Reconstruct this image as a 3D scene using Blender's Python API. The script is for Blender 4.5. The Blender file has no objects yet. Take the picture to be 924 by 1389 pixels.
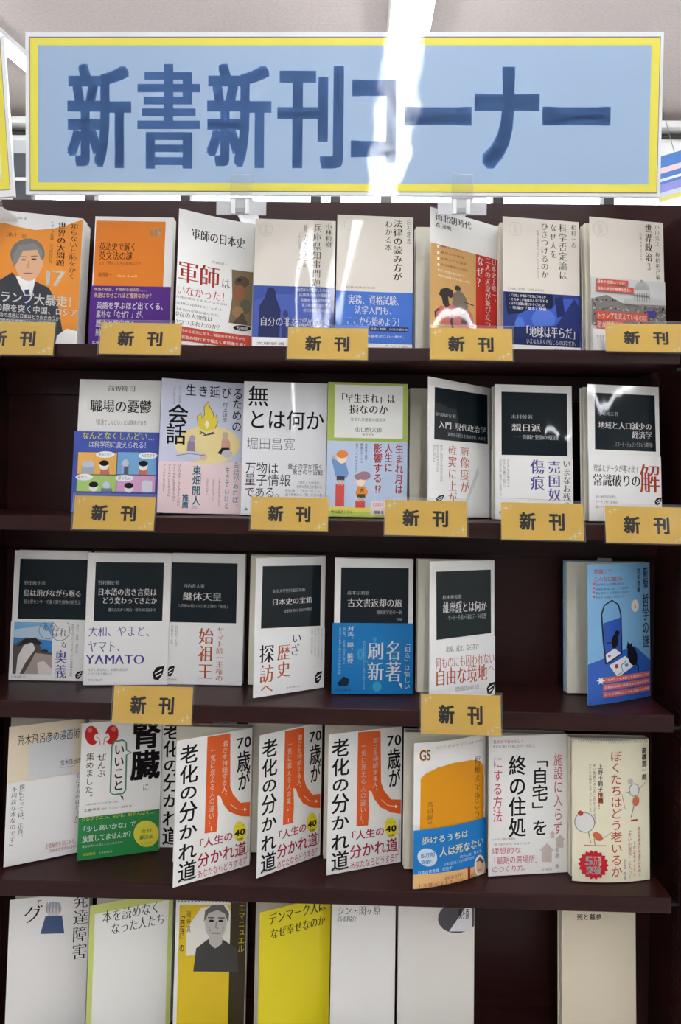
import bpy, bmesh, math, random
from mathutils import Vector, Matrix

# ------------------------------------------------------------------ camera, world, exposure
SC = bpy.context.scene
COL = SC.collection
EYE = 1.45                                   # camera height
F = 887.0                                    # focal length in pixels of the 924-wide frame
PX, PY = 462.0, 640.0                        # principal point
YAW, ROLL = math.radians(1.0), math.radians(0.9)
cam = bpy.data.cameras.new('camera')
cam.sensor_fit = 'HORIZONTAL'; cam.sensor_width = 36
cam.lens = F / 924 * 36
cam.shift_y = -(694.5 - PY) / 924
cam.clip_start = 0.05
camo = bpy.data.objects.new('camera', cam); COL.objects.link(camo)
CM = Matrix.Rotation(YAW, 4, 'Z') @ Matrix.Rotation(math.pi / 2, 4, 'X') @ Matrix.Rotation(ROLL, 4, 'Z')
camo.matrix_world = Matrix.Translation((0, 0, EYE)) @ CM
SC.camera = camo
SC.view_settings.view_transform = 'Standard'
SC.view_settings.look = 'None'
SC.view_settings.exposure = 1.36
SC.view_settings.gamma = 1
SC.view_settings.use_curve_mapping = False
SC.cycles.use_denoising = True
SC.cycles.max_bounces = 8
SC.cycles.transparent_max_bounces = 12
TUBE = 15.0                                  # strength of the fluorescent strips
w = bpy.data.worlds.new('daylight'); SC.world = w; w.use_nodes = True
w.node_tree.nodes['Background'].inputs[0].default_value = (0.85, 0.93, 1.0, 1)
w.node_tree.nodes['Background'].inputs[1].default_value = 3.2


def at(px, py, Y):
    """world point where the ray through a pixel meets the vertical plane at distance Y"""
    d = CM.to_3x3() @ Vector(((px - PX) / F, -(py - PY) / F, -1))
    return Vector((0, 0, EYE)) + d * (Y / d.y)


def at_z(px, py, z):
    d = CM.to_3x3() @ Vector(((px - PX) / F, -(py - PY) / F, -1))
    return Vector((0, 0, EYE)) + d * ((z - EYE) / d.z)


# ------------------------------------------------------------------ materials
def lin(c):
    return tuple(((v / 255) / 12.92 if v / 255 <= .04045 else ((v / 255 + .055) / 1.055) ** 2.4) for v in c) + (1,)


MATS = {}


def ink(c, coat=.4, rough=.5, amp=.0006, scale=11):
    """printed paper under clear film: coloured base, glossy slightly wavy coat"""
    key = ('ink', tuple(c), coat, rough, amp, scale)
    if key in MATS:
        return MATS[key]
    m = bpy.data.materials.new('printed_paper'); m.use_nodes = True
    nt = m.node_tree; b = nt.nodes['Principled BSDF']
    b.inputs['Base Color'].default_value = lin(c)
    b.inputs['Roughness'].default_value = rough
    b.inputs['Specular IOR Level'].default_value = .15
    if coat:
        b.inputs['Coat Weight'].default_value = coat
        b.inputs['Coat Roughness'].default_value = .035
        g = nt.nodes.new('ShaderNodeNewGeometry'); n = nt.nodes.new('ShaderNodeTexNoise'); bp = nt.nodes.new('ShaderNodeBump')
        n.inputs['Scale'].default_value = scale; n.inputs['Detail'].default_value = 1.0 if amp > .001 and scale < 5 else 1.5
        bp.inputs['Distance'].default_value = amp; bp.inputs['Strength'].default_value = 1
        mp = nt.nodes.new('ShaderNodeMapping'); mp.inputs['Scale'].default_value = (1, 1, .22) if scale < 13 else (1, 1, 1)
        nt.links.new(g.outputs['Position'], mp.inputs[0]); nt.links.new(mp.outputs[0], n.inputs['Vector'])
        nt.links.new(n.outputs['Fac'], bp.inputs['Height'])
        nt.links.new(bp.outputs['Normal'], b.inputs['Coat Normal'])
    MATS[key] = m
    return m


def plain(name, c, rough=.6, metal=0, noise=0, scale=40, bump=0, stretch=None, coat=0):
    if name in MATS:
        return MATS[name]
    m = bpy.data.materials.new(name); m.use_nodes = True
    nt = m.node_tree; b = nt.nodes['Principled BSDF']
    b.inputs['Base Color'].default_value = lin(c)
    b.inputs['Roughness'].default_value = rough; b.inputs['Metallic'].default_value = metal
    b.inputs['Coat Weight'].default_value = coat
    if noise or bump:
        tc = nt.nodes.new('ShaderNodeTexCoord'); mp = nt.nodes.new('ShaderNodeMapping'); n = nt.nodes.new('ShaderNodeTexNoise')
        mp.inputs['Scale'].default_value = stretch or (1, 1, 1)
        n.inputs['Scale'].default_value = scale; n.inputs['Detail'].default_value = 5
        nt.links.new(tc.outputs['Object'], mp.inputs[0]); nt.links.new(mp.outputs[0], n.inputs['Vector'])
        if noise:
            r = nt.nodes.new('ShaderNodeValToRGB')
            lo = tuple(v * (1 - noise) for v in c); hi = tuple(min(255, v * (1 + noise)) for v in c)
            r.color_ramp.elements[0].position = .3; r.color_ramp.elements[1].position = .7
            r.color_ramp.elements[0].color = lin(lo); r.color_ramp.elements[1].color = lin(hi)
            nt.links.new(n.outputs['Fac'], r.inputs[0]); nt.links.new(r.outputs[0], b.inputs['Base Color'])
        if bump:
            bp = nt.nodes.new('ShaderNodeBump'); bp.inputs['Distance'].default_value = bump
            nt.links.new(n.outputs['Fac'], bp.inputs['Height']); nt.links.new(bp.outputs[0], b.inputs['Normal'])
    if name.startswith('dark_brown'):
        b.inputs['Specular IOR Level'].default_value = .28
    MATS[name] = m
    return m


def clear(name, tint=(255, 255, 255), alpha=.1, rough=.05):
    if name in MATS:
        return MATS[name]
    m = bpy.data.materials.new(name); m.use_nodes = True
    nt = m.node_tree; b = nt.nodes['Principled BSDF']; out = nt.nodes['Material Output']
    b.inputs['Base Color'].default_value = lin(tint); b.inputs['Roughness'].default_value = rough
    t = nt.nodes.new('ShaderNodeBsdfTransparent'); mx = nt.nodes.new('ShaderNodeMixShader')
    fr = nt.nodes.new('ShaderNodeFresnel'); fr.inputs[0].default_value = 1.45
    ad = nt.nodes.new('ShaderNodeMath'); ad.operation = 'ADD'; ad.inputs[1].default_value = alpha; ad.use_clamp = True
    nt.links.new(fr.outputs[0], ad.inputs[0]); nt.links.new(ad.outputs[0], mx.inputs[0])
    nt.links.new(t.outputs[0], mx.inputs[1]); nt.links.new(b.outputs[0], mx.inputs[2]); nt.links.new(mx.outputs[0], out.inputs[0])
    MATS[name] = m
    return m


def glow(name, c, s):
    m = bpy.data.materials.new(name); m.use_nodes = True
    b = m.node_tree.nodes['Principled BSDF']
    b.inputs['Base Color'].default_value = (.9, .9, .9, 1)
    b.inputs['Emission Color'].default_value = lin(c); b.inputs['Emission Strength'].default_value = s
    return m


WOOD = plain('dark_brown_board', (45, 18, 17), .36, noise=.14, scale=9, stretch=(1, 1, 14))
PAGE = plain('cream_paper', (232, 226, 208), .8, noise=.03, scale=700, stretch=(.02, 1, .02))
CARDW = plain('white_card', (236, 236, 234), .5)
ACR = clear('clear_acrylic', (250, 250, 252), .0)
FROST = clear('milky_acrylic', (232, 232, 236), .62, .2)
BLACK = plain('black_plastic', (22, 20, 20), .45)
STEEL = plain('brushed_steel', (150, 148, 145), .35, metal=1)


# ------------------------------------------------------------------ object helpers
def link(name, me, parent=None, mats=()):
    o = bpy.data.objects.new(name, me); COL.objects.link(o)
    for m in mats:
        me.materials.append(m)
    if parent:
        o.parent = parent
    return o


def thing(name, label, cat, loc=(0, 0, 0), rot=(0, 0, 0), group=None):
    o = bpy.data.objects.new(name, None); COL.objects.link(o)
    o.empty_display_size = .02
    o.location = loc; o.rotation_euler = rot
    o['label'] = label; o['category'] = cat
    if group:
        o['group'] = group
    return o


class MB:
    """collects boxes, prisms and tubes into one mesh"""
    def __init__(s):
        s.bm = bmesh.new(); s.mi = 0

    def box(s, x0, y0, z0, x1, y1, z1, mi=None, bev=0):
        b = bmesh.new()
        bmesh.ops.create_cube(b, size=1)
        for v in b.verts:
            v.co = Vector(((x0 + x1) / 2 + v.co.x * (x1 - x0), (y0 + y1) / 2 + v.co.y * (y1 - y0), (z0 + z1) / 2 + v.co.z * (z1 - z0)))
        if bev:
            bmesh.ops.bevel(b, geom=b.edges[:], offset=bev, segments=2, affect='EDGES', profile=.5)
        s._add(b, mi); return s

    def prism(s, pts, axis, a, b_, mi=None):
        """polygon pts (2-D) extruded along axis 'x','y','z' from a to b_"""
        def p3(p, t):
            return {'x': (t, p[0], p[1]), 'y': (p[0], t, p[1]), 'z': (p[0], p[1], t)}[axis]
        b = bmesh.new()
        lo = [b.verts.new(p3(p, a)) for p in pts]; hi = [b.verts.new(p3(p, b_)) for p in pts]
        b.faces.new(lo); b.faces.new(hi[::-1])
        for i in range(len(pts)):
            j = (i + 1) % len(pts)
            b.faces.new((lo[i], hi[i], hi[j], lo[j]))
        bmesh.ops.recalc_face_normals(b, faces=b.faces[:])
        s._add(b, mi); return s

    def _add(s, b, mi):
        me = bpy.data.meshes.new('t'); 
        for f in b.faces:
            f.material_index = mi or 0
        b.to_mesh(me); b.free(); s.bm.from_mesh(me); bpy.data.meshes.remove(me)

    def build(s, name, mats, parent=None, loc=(0, 0, 0)):
        me = bpy.data.meshes.new(name); s.bm.to_mesh(me); s.bm.free()
        o = link(name, me, parent, mats if isinstance(mats, (list, tuple)) else [mats]); o.location = loc
        return o


def structure(o):
    o['kind'] = 'structure'
    return o


# ------------------------------------------------------------------ lettering
G, GB, GX = (0, 0), (.014, .012), (.03, .024)          # gothic, bold, heavy
GL = (-.012, -.012)
M, MB_ = (.006, -.017), (.020, -.014)                   # mincho-like: thin horizontals
GLY = {}; FALL = []


def glyph(ch, st):
    key = (ch, st)
    if key in GLY:
        return GLY[key]
    if ch in ' 　':
        GLY[key] = ([], [], .5 if ch == ' ' else 1.0)
        return GLY[key]
    if st[1] < 0 and st[0] >= 0 and st[0] > 0:      # mincho-like: thin the horizontals, then spread sideways
        vs, fs, adv = glyph(ch, (0, st[1])); V, Fc = [], []
        for sx in (-1, 1) if st[0] < .012 else (-1, 0, 1):
            b = len(V); V += [(x + sx * st[0], y) for x, y in vs]; Fc += [tuple(b + i for i in f) for f in fs]
        GLY[key] = (V, Fc, adv)
        return GLY[key]
    if min(st) > 0 and max(st) < .025:
        vs, fs, adv = glyph(ch, G); V, Fc = [], []
        for sx, sy in ((-1, -1), (1, -1), (-1, 1), (1, 1)):
            b = len(V); V += [(x + sx * st[0], y + sy * st[1]) for x, y in vs]; Fc += [tuple(b + i for i in f) for f in fs]
        GLY[key] = (V, Fc, adv)
        return GLY[key]
    if max(st) >= .025:                        # heavy weight: shifted copies of the plain glyph laid over one another
        vs, fs, adv = glyph(ch, G); V, Fc = [], []
        for sx in (-1, -.6, -.2, .2, .6, 1):
            for sy in (-1, 0, 1) if st[1] < .02 else (-1, -.5, 0, .5, 1):
                b = len(V); V += [(x + sx * st[0], y + sy * st[1]) for x, y in vs]
                Fc += [tuple(b + i for i in f) for f in fs]
        GLY[key] = (V, Fc, adv)
        return GLY[key]
    cu = bpy.data.curves.new('g', 'FONT'); cu.body = ch; cu.size = 1
    o = bpy.data.objects.new('g', cu); COL.objects.link(o)
    dg = bpy.context.evaluated_depsgraph_get(); dg.update()
    c = o.to_curve(dg)
    loops = []
    for sp in c.splines:
        bp = sp.bezier_points; n = len(bp); lp = []
        for i in range(n):
            a, b = bp[i], bp[(i + 1) % n]
            p0, p1, p2, p3 = a.co, a.handle_right, b.handle_left, b.co
            ch_ = (p3 - p0)
            L = ch_.length
            dev = max(abs((p1 - p0).cross(ch_).z), abs((p2 - p0).cross(ch_).z)) / (L + 1e-9)
            k = 1 if dev < .004 else 4
            for j in range(k):
                t = j / k
                q = p0 * (1 - t) ** 3 + p1 * 3 * t * (1 - t) ** 2 + p2 * 3 * t * t * (1 - t) + p3 * t ** 3
                lp.append(Vector((q.x, q.y)))
        lp = [p for i, p in enumerate(lp) if (p - lp[i - 1]).length > 1e-4]
        if len(lp) > 2:
            loops.append(lp)
    o.to_curve_clear()

    def area(l):
        return sum(l[i - 1].x * l[i].y - l[i].x * l[i - 1].y for i in range(len(l))) / 2
    sgn = 1 if max((area(l) for l in loops), key=abs) > 0 else -1
    nc = bpy.data.curves.new('g2', 'CURVE'); nc.dimensions = '2D'; nc.fill_mode = 'BOTH'
    for l in loops:
        n = len(l); sp = nc.splines.new('POLY'); sp.points.add(n - 1); sp.use_cyclic_u = True
        for i in range(n):
            e0 = (l[i] - l[i - 1]).normalized(); e1 = (l[(i + 1) % n] - l[i]).normalized()
            n0 = Vector((e0.y, -e0.x)) * sgn; n1 = Vector((e1.y, -e1.x)) * sgn
            d0 = Vector((n0.x * st[0], n0.y * st[1])); d1 = Vector((n1.x * st[0], n1.y * st[1]))
            m = n0 + n1
            cr = abs(e0.x * e1.y - e0.y * e1.x)
            if cr > .5:                       # corner: meet the two shifted edges
                det = n0.x * n1.y - n0.y * n1.x
                r0, r1 = d0.dot(n0), d1.dot(n1)
                q = Vector(((r0 * n1.y - r1 * n0.y) / det, (n0.x * r1 - n1.x * r0) / det))
            else:
                q = (d0 + d1) / 2
            if q.length > .06:
                q = q.normalized() * .06
            sp.points[i].co = (l[i].x + q.x, l[i].y + q.y, 0, 1)
    o2 = bpy.data.objects.new('g2', nc); COL.objects.link(o2)
    dg = bpy.context.evaluated_depsgraph_get(); dg.update()
    me = o2.evaluated_get(dg).to_mesh()
    vs = [(v.co.x, v.co.y + .12) for v in me.vertices]
    fs = [tuple(p.vertices) for p in me.polygons]
    o2.evaluated_get(dg).to_mesh_clear()
    if st != (0, 0):                           # a thinned outline that crossed itself falls back to the plain glyph
        got = sum(abs(sum(vs[f[i - 1]][0] * vs[f[i]][1] - vs[f[i]][0] * vs[f[i - 1]][1] for i in range(len(f)))) / 2 for f in fs)
        pl = [[(q.co.x, q.co.y) for q in sp.points] for sp in nc.splines]
        want = abs(sum(sum(l[i - 1][0] * l[i][1] - l[i][0] * l[i - 1][1] for i in range(len(l))) / 2 for l in pl))
        if abs(got - want) > .02 * want:
            for ob, d in ((o, cu), (o2, nc)):
                bpy.data.objects.remove(ob); bpy.data.curves.remove(d)
            GLY[key] = glyph(ch, G)
            FALL.append(ch)
            return GLY[key]
    for ob, d in ((o, cu), (o2, nc)):
        bpy.data.objects.remove(ob); bpy.data.curves.remove(d)
    adv = 1.0 if ord(ch) > 0x2000 else max(v[0] for v in vs) + .06
    GLY[key] = (vs, fs, adv)
    return GLY[key]


ROT = 'ー「」（）()…―—-~〜'
SMALL = 'っゃゅょぁぃぅぇぉッャュョァィゥェォ'


class Canvas:
    """flat artwork in unit coordinates (u right, v down); ops given in the pixel frame of the four corners"""
    def __init__(s, tl, tr, br, bl):
        s.q = [Vector(p) for p in (tl, tr, br, bl)]
        s.shapes = []                 # (verts, faces, colour, order)
        s.band = None                 # (v_top, colour) and where later ops go
        s.to = 'cover'

    def uv(s, x, y):
        tl, tr, br, bl = s.q; u = v = .5; p = Vector((x, y))
        for _ in range(6):
            e = tl * (1 - u) * (1 - v) + tr * u * (1 - v) + br * u * v + bl * (1 - u) * v - p
            du = (tr - tl) * (1 - v) + (br - bl) * v; dv = (bl - tl) * (1 - u) + (br - tr) * u
            det = du.x * dv.y - du.y * dv.x
            u -= (e.x * dv.y - e.y * dv.x) / det; v -= (du.x * e.y - du.y * e.x) / det
        return u, v

    def add(s, vs, fs, c):
        s.shapes.append((vs, fs, c, len(s.shapes), s.to))

    def P(s, pts, c):
        vs = [s.uv(*p) for p in pts]
        from mathutils.geometry import tessellate_polygon
        t = tessellate_polygon([[Vector((a, b, 0)) for a, b in vs]])
        s.add(vs, [tuple(f) for f in t], c)

    def R(s, x0, y0, x1, y1, c):
        xm, ym = (x0 + x1) / 2, (y0 + y1) / 2
        u0, u1 = s.uv(x0, ym)[0], s.uv(x1, ym)[0]; v0, v1 = s.uv(xm, y0)[1], s.uv(xm, y1)[1]
        s.add([(u0, v0), (u1, v0), (u1, v1), (u0, v1)], [(0, 1, 2, 3)], c)

    def E(s, cx, cy, rx, ry, c, n=20, rot=0, a0=0, a1=360):
        pts = []
        full = a1 - a0 >= 360
        for i in range(n if full else n + 1):
            a = math.radians(a0 + (a1 - a0) * i / n)
            x, y = rx * math.cos(a), ry * math.sin(a)
            r = math.radians(rot)
            pts.append((cx + x * math.cos(r) - y * math.sin(r), cy + x * math.sin(r) + y * math.cos(r)))
        s.P(pts, c)

    def L(s, pts, wd, c):
        """stroke along a polyline"""
        n = len(pts); lo, hi = [], []
        for i in range(n):
            a = Vector(pts[max(i - 1, 0)]); b = Vector(pts[min(i + 1, n - 1)]); d = (b - a).normalized()
            nn = Vector((-d.y, d.x)) * wd / 2; p = Vector(pts[i])
            lo.append(p + nn); hi.append(p - nn)
        vs = [s.uv(*p) for p in lo + hi]
        s.add(vs, [(i, i + 1, n + i + 1, n + i) for i in range(n - 1)], c)

    def ring(s, cx, cy, rx, ry, wd, c, n=24):
        s.L([(cx + rx * math.cos(2 * math.pi * i / n), cy + ry * math.sin(2 * math.pi * i / n)) for i in range(n + 1)], wd, c)

    def star(s, cx, cy, r0, r1, n, c, sx=1):
        s.P([(cx + sx * (r0 if i % 2 else r1) * math.cos(math.pi * i / n), cy + (r0 if i % 2 else r1) * math.sin(math.pi * i / n)) for i in range(2 * n)], c)

    def T(s, t, x0, y0, x1, y1, c, st=G):
        """horizontal line of lettering filling a box"""
        xm, ym = (x0 + x1) / 2, (y0 + y1) / 2
        tl, tr, br, bl = s.q; vm = s.uv(xm, ym)[1]           # the box encloses a line that climbs with the cover
        sl = abs(((tr - tl) * (1 - vm) + (br - bl) * vm).y / ((tr - tl) * (1 - vm) + (br - bl) * vm).x)
        h = y1 - y0; k = max(h * .55, h - .72 * max(0, sl - .03) * (x1 - x0)) if len(t) > 1 else h; y0, y1 = ym - k / 2, ym + k / 2
        u0, u1 = s.uv(x0, ym)[0], s.uv(x1, ym)[0]; v0, v1 = s.uv(xm, y0)[1], s.uv(xm, y1)[1]
        dv = (v1 - v0) * .04; v0 -= dv; v1 += dv
        gl = [glyph(ch, st) for ch in t]; tot = sum(g[2] for g in gl)
        k = (u1 - u0) / tot; x = 0; V, Fc = [], []
        for vs, fs, adv in gl:
            b = len(V)
            V += [(u0 + (x + p[0]) * k, v1 - p[1] * (v1 - v0)) for p in vs]
            Fc += [tuple(b + i for i in f) for f in fs]; x += adv
        s.add(V, Fc, c)

    def V(s, t, x0, y0, x1, y1, c, st=G):
        """vertical column of lettering filling a box"""
        xm, ym = (x0 + x1) / 2, (y0 + y1) / 2
        u0, u1 = s.uv(x0, ym)[0], s.uv(x1, ym)[0]; v0, v1 = s.uv(xm, y0)[1], s.uv(xm, y1)[1]
        h = (v1 - v0) / len(t); V, Fc = [], []
        for i, ch in enumerate(t):
            vs, fs, adv = glyph(ch, st); b = len(V)
            for (px, py) in vs:
                if adv < 1:
                    px += (1 - adv) / 2
                if ch in ROT:
                    px, py = py, 1 - px
                elif ch in '、。':
                    px, py = px + .6, py + .55
                elif ch in SMALL:
                    px, py = px + .08, py + .08
                V.append((u0 + px * (u1 - u0), v0 + (i + 1 - py) * h))
            Fc += [tuple(b + k for k in f) for f in fs]
        s.add(V, Fc, c)


def artwork(cv, to, mapf, name, parent, paper, v0, v1, bent, coat, base=0.0, u0=0.0, u1=1.0, thick=.0004, n=16, amp=.0006, scale=11):
    """one mesh: a paper sheet (front, back, edges) plus the printed shapes lying on it"""
    b = bmesh.new(); mats = [ink(paper, coat, amp=amp, scale=scale)]; idx = {tuple(paper): 0}
    nn = n if bent else 1
    P = lambda u, v, d: b.verts.new(mapf(u, v, d))
    fr = [[P(u0 + (u1 - u0) * i / nn, v, base) for v in (v0, v1)] for i in range(nn + 1)]
    bk = [[P(u0 + (u1 - u0) * i / nn, v, base - thick) for v in (v0, v1)] for i in range(nn + 1)]
    for i in range(nn):
        b.faces.new((fr[i][0], fr[i][1], fr[i + 1][1], fr[i + 1][0]))
        b.faces.new((bk[i][0], bk[i + 1][0], bk[i + 1][1], bk[i][1]))
        for j in (0, 1):
            q = (fr[i][j], fr[i + 1][j], bk[i + 1][j], bk[i][j])
            b.faces.new(q if j == 0 else q[::-1])
    for i in (0, nn):
        q = (fr[i][0], bk[i][0], bk[i][1], fr[i][1])
        b.faces.new(q if i == 0 else q[::-1])
    b2 = bmesh.new()
    for vs, fs, c, order, dest in cv.shapes:
        if dest != to or not vs:
            continue
        key = tuple(c)
        if key not in idx:
            idx[key] = len(mats); mats.append(ink(c, coat, amp=amp, scale=scale))
        vv = [b2.verts.new((x, y, .00005 + order * .000012)) for x, y in vs]
        for f in fs:
            try:
                fc = b2.faces.new([vv[i] for i in f]); fc.material_index = idx[key]
            except ValueError:
                pass
    cuts = [((u0 + .002, 0, 0), (-1, 0, 0)), ((u1 - .002, 0, 0), (1, 0, 0)), ((0, v0 + .001, 0), (0, -1, 0)), ((0, v1 - .001, 0), (0, 1, 0))]
    for co, no in cuts:
        if b2.faces:
            bmesh.ops.bisect_plane(b2, geom=b2.verts[:] + b2.edges[:] + b2.faces[:], plane_co=co, plane_no=no, clear_outer=True)
    if bent and b2.faces:
        for i in range(1, nn):
            bmesh.ops.bisect_plane(b2, geom=b2.verts[:] + b2.edges[:] + b2.faces[:], plane_co=(u0 + (u1 - u0) * i / nn, 0, 0), plane_no=(1, 0, 0))
    for f in b2.faces:
        f.normal_update()
        if f.normal.z > 0:       # v points down, so a flipped winding faces the reader
            f.normal_flip()
    vm = {}
    for v in b2.verts:
        vm[v] = b.verts.new(mapf(v.co.x, v.co.y, base + v.co.z))
    for f in b2.faces:
        try:
            nf = b.faces.new([vm[v] for v in f.verts]); nf.material_index = f.material_index
        except ValueError:
            pass
    b2.free()
    me = bpy.data.meshes.new(name); b.to_mesh(me); b.free()
    return link(name, me, parent, mats)

# ------------------------------------------------------------------ the room
CEIL = EYE + 1.25; YB = 2.32; XL, XR, YF = -4.0, 4.0, -7.0
WALLM = plain('white_wall_paint', (228, 226, 223), .8)
FLOORM = plain('pale_vinyl_floor', (178, 174, 168), .4, noise=.08, scale=3)
CEILM = plain('ceiling_tile', (186, 174, 168), .9, noise=.03, scale=120, bump=.001)
structure(MB().box(XL, YF, -.1, XR, YB, 0).build('floor', FLOORM))
structure(MB().box(XL, YF, CEIL, XR, YB + .1, CEIL + .1).build('ceiling', CEILM))
structure(MB().box(XL - .1, YF, 0, XL, YB + .1, CEIL).build('wall_left', WALLM))
structure(MB().box(XR, YF, 0, XR + .1, YB + .1, CEIL).build('wall_right', WALLM))
structure(MB().box(XL, YF - .1, 0, XR, YF, CEIL).build('wall_front', WALLM))
zt, zb = at(462, 248, YB).z, 1.0
wx0, wx1 = -1.12, 1.75
dl, dr = at(12, 220, YB).x, at(36, 220, YB).x
mb = MB()
mb.box(XL, YB, 0, wx0, YB + .1, CEIL); mb.box(wx1, YB, 0, XR, YB + .1, CEIL)
mb.box(wx0, YB, zt, wx1, YB + .1, CEIL); mb.box(wx0, YB, 0, wx1, YB + .1, zb)
structure(mb.build('wall_back', WALLM))
zc0, zc1 = at(20, 166.5, YB - .05).z, at(20, 158, YB - .05).z
structure(MB().box(XL, YB - .05, zc0, XR, YB, zc1).box(XL, YB - .02, zc0 - .017, XR, YB, zc0 - .008, 1).build('trim_1', [CARDW, BLACK]))
win = MB()
for x in (428, 455, 524, 677, 828, 250, 120):
    X = at(x, 268, YB).x
    win.box(X - .018, YB + .01, zb, X + .018, YB + .05, zt)
win.box(wx0, YB + .01, zb, wx1, YB + .05, zb + .04).box(wx0, YB + .01, zt - .012, wx1, YB + .05, zt)
structure(win.build('window_1', plain('dark_window_frame', (48, 46, 46), .5)))
gl = MB().box(wx0, YB + .06, zb, wx1, YB + .066, zt).build('window_2', clear('window_glass', (255, 255, 255), .02))
structure(gl)

# dark glass display cabinet against the back wall, seen left of the sign
z0, z1 = 0.0, at(24, 182, 2.2).z
x0, x1 = at(14, 220, 2.2).x, at(36, 220, 2.2).x
cab = thing('glass_cabinet', 'tall dark glass cabinet by the back wall, seen left of the blue sign', 'cabinet', ((x0 + x1) / 2, 2.24, 0))
hw = (x1 - x0) / 2 + .012
MB().box(-hw, .0, z0, hw, .07, z1).build('frame', plain('grey_metal', (170, 172, 174), .4), cab)
MB().box(-hw + .008, -.012, .1, hw - .008, 0, z1 - .05, bev=.002).build('door', plain('smoky_glass', (74, 80, 84), .08, coat=1), cab)
MB().box(-hw + .02, -.02, at(24, 239, 2.2).z - .005, hw - .02, -.012, at(24, 239, 2.2).z + .005).build('rail', CARDW, cab)

# fluorescent strips on the ceiling, running away from the camera
TUBEM = glow('lit_fluorescent_diffuser', (246, 250, 255), TUBE)
REFL = plain('white_reflector', (236, 236, 236), .25)
for X, lab, ya, yb in ((.14, 'long white fluorescent strip light on the ceiling above the middle of the sign', -4.6, 2.2),
               (-1.09, 'fluorescent strip light on the ceiling left of the blue sign', .75, 2.2),
               (1.40, 'fluorescent strip light on the ceiling right of the blue sign', .75, 2.2)):
    t = thing('ceiling_light', lab, 'ceiling light', (X, -2, CEIL), group='fluorescent strip lights')
    far = ya > 0                               # the short fittings beyond the sign
    s_, nt_ = (.5, 1) if far else (1, 5)
    ya, yb = (-.62, .62) if far else (ya + 2, yb + 2)
    if far:
        t.location = (X, 1.66, CEIL); t.rotation_euler.z = math.radians(-12 if X < 0 else 12)
    MB().prism([(s_ * x, s_ * z) for x, z in ((-.062, 0), (-.056, -.03), (-.03, -.012), (.03, -.012), (.056, -.03), (.062, 0))], 'y', ya, yb).build('reflector', REFL, t)
    for k in range(nt_):
        a = ya + (yb - ya) * k / nt_ + .02; e = ya + (yb - ya) * (k + 1) / nt_ - .02
        MB().prism([(s_ * .024 * math.cos(i * math.pi / 5), s_ * (-.034 + .02 * math.sin(i * math.pi / 5))) for i in range(10)], 'y', a, e).build('tube', TUBEM, t)
    for y in (ya, yb - .03):
        MB().box(-.066 * s_, y - .004, -.036 * s_, .066 * s_, y + .03, -.0005, bev=.004).build('end_cap', CARDW, t)

for X, lab in ((-2.75, 'added unseen fluorescent strip light far to the left on the ceiling'), (2.9, 'added unseen fluorescent strip light far to the right on the ceiling')):  # unseen strips added to light the room, clear of the sign's reflection
    t = thing('ceiling_light', lab, 'ceiling light', (X, -2, CEIL), group='fluorescent strip lights')
    MB().prism([(-.062, 0), (-.056, -.03), (-.03, -.012), (.03, -.012), (.056, -.03), (.062, 0)], 'y', -2.6, 4.2).build('reflector', REFL, t)
    MB().prism([(.024 * math.cos(i * math.pi / 5), -.034 + .02 * math.sin(i * math.pi / 5)) for i in range(10)], 'y', -2.58, 4.18).build('tube', TUBEM, t)

# things seen right of the sign, by the back wall
p = at(914, 236, 2.0)
bs = thing('hanging_panel', 'small blue hanging promotion panel right of the sign in the background', 'sign', (p.x + .02, 2.0, p.z), (0, math.radians(-15), math.radians(-8)))
cvs = Canvas((0, 0), (100, 0), (100, 100), (0, 100))
cvs.R(0, 0, 100, 62, (86, 132, 200)); cvs.R(0, 62, 100, 80, (150, 150, 214)); cvs.R(0, 90, 100, 100, (226, 214, 120))
cvs.R(14, 26, 74, 38, (235, 205, 205)); cvs.P([(66, 100), (100, 30), (100, 100)], (240, 200, 80)); cvs.R(10, 50, 60, 56, (235, 235, 240))
artwork(cvs, 'cover', lambda u, v, d: ((u - .5) * .16, -.005 - d, (.5 - v) * .135), 'board', bs, (205, 214, 230), 0, 1, False, .3, thick=.01)
MB().box(-.0008, -.001, .06, .0008, .001, CEIL - p.z + .02).build('hanger', STEEL, bs)

# ------------------------------------------------------------------ the bookcase
YFR, YBK = .795, .905


def shelf_z(px, py, Y=YFR):
    return at(px, py, Y).z


ZT = [shelf_z(462, 470.5), shelf_z(462, 705.5), shelf_z(462, 960.5), shelf_z(462, 1206)]
ZT.append(EYE - .733)
THK = [.0165, .019, .021, .0195, .02]
bxl, bxr = at(28, 640, YBK).x - .018, .418
sxr = at(918, 800, YFR).x                       # right ends of the shelf boards
xo0, xo1 = bxl - .02, bxr + .032
ztop = at(462, 274.3, YBK).z
zside = at(910, 293, .85).z
bc = thing('bookcase', 'dark brown wooden bookcase holding the rows of paperbacks', 'bookcase', (0, 0, 0))
MB().box(xo0, YFR - .002, 0, bxl, YBK, zside).build('side_panel', WOOD, bc)
MB().box(bxr, YFR + .004, 0, xo1, YBK, zside).build('side_panel', WOOD, bc)
MB().box(xo0 + .001, YBK, 0, xo1 - .001, YBK + .012, ztop).build('back_panel', WOOD, bc)
for z, t in zip(ZT, THK):
    mb = MB().box(bxl, YFR, z - t, sxr, YBK, z, bev=.0012)
    mb.build('shelf', WOOD, bc)
for i in range(4):                                   # rail under each shelf along the back
    zt_ = ZT[i] - THK[i]
    MB().box(bxl, YBK - .008, zt_ - .034, bxr, YBK, zt_ - .0002, bev=.001).build('back_rail', WOOD, bc)
MB().box(bxl, YFR + .01, .08, bxr, YBK, .1).build('bottom_shelf', WOOD, bc)
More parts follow.
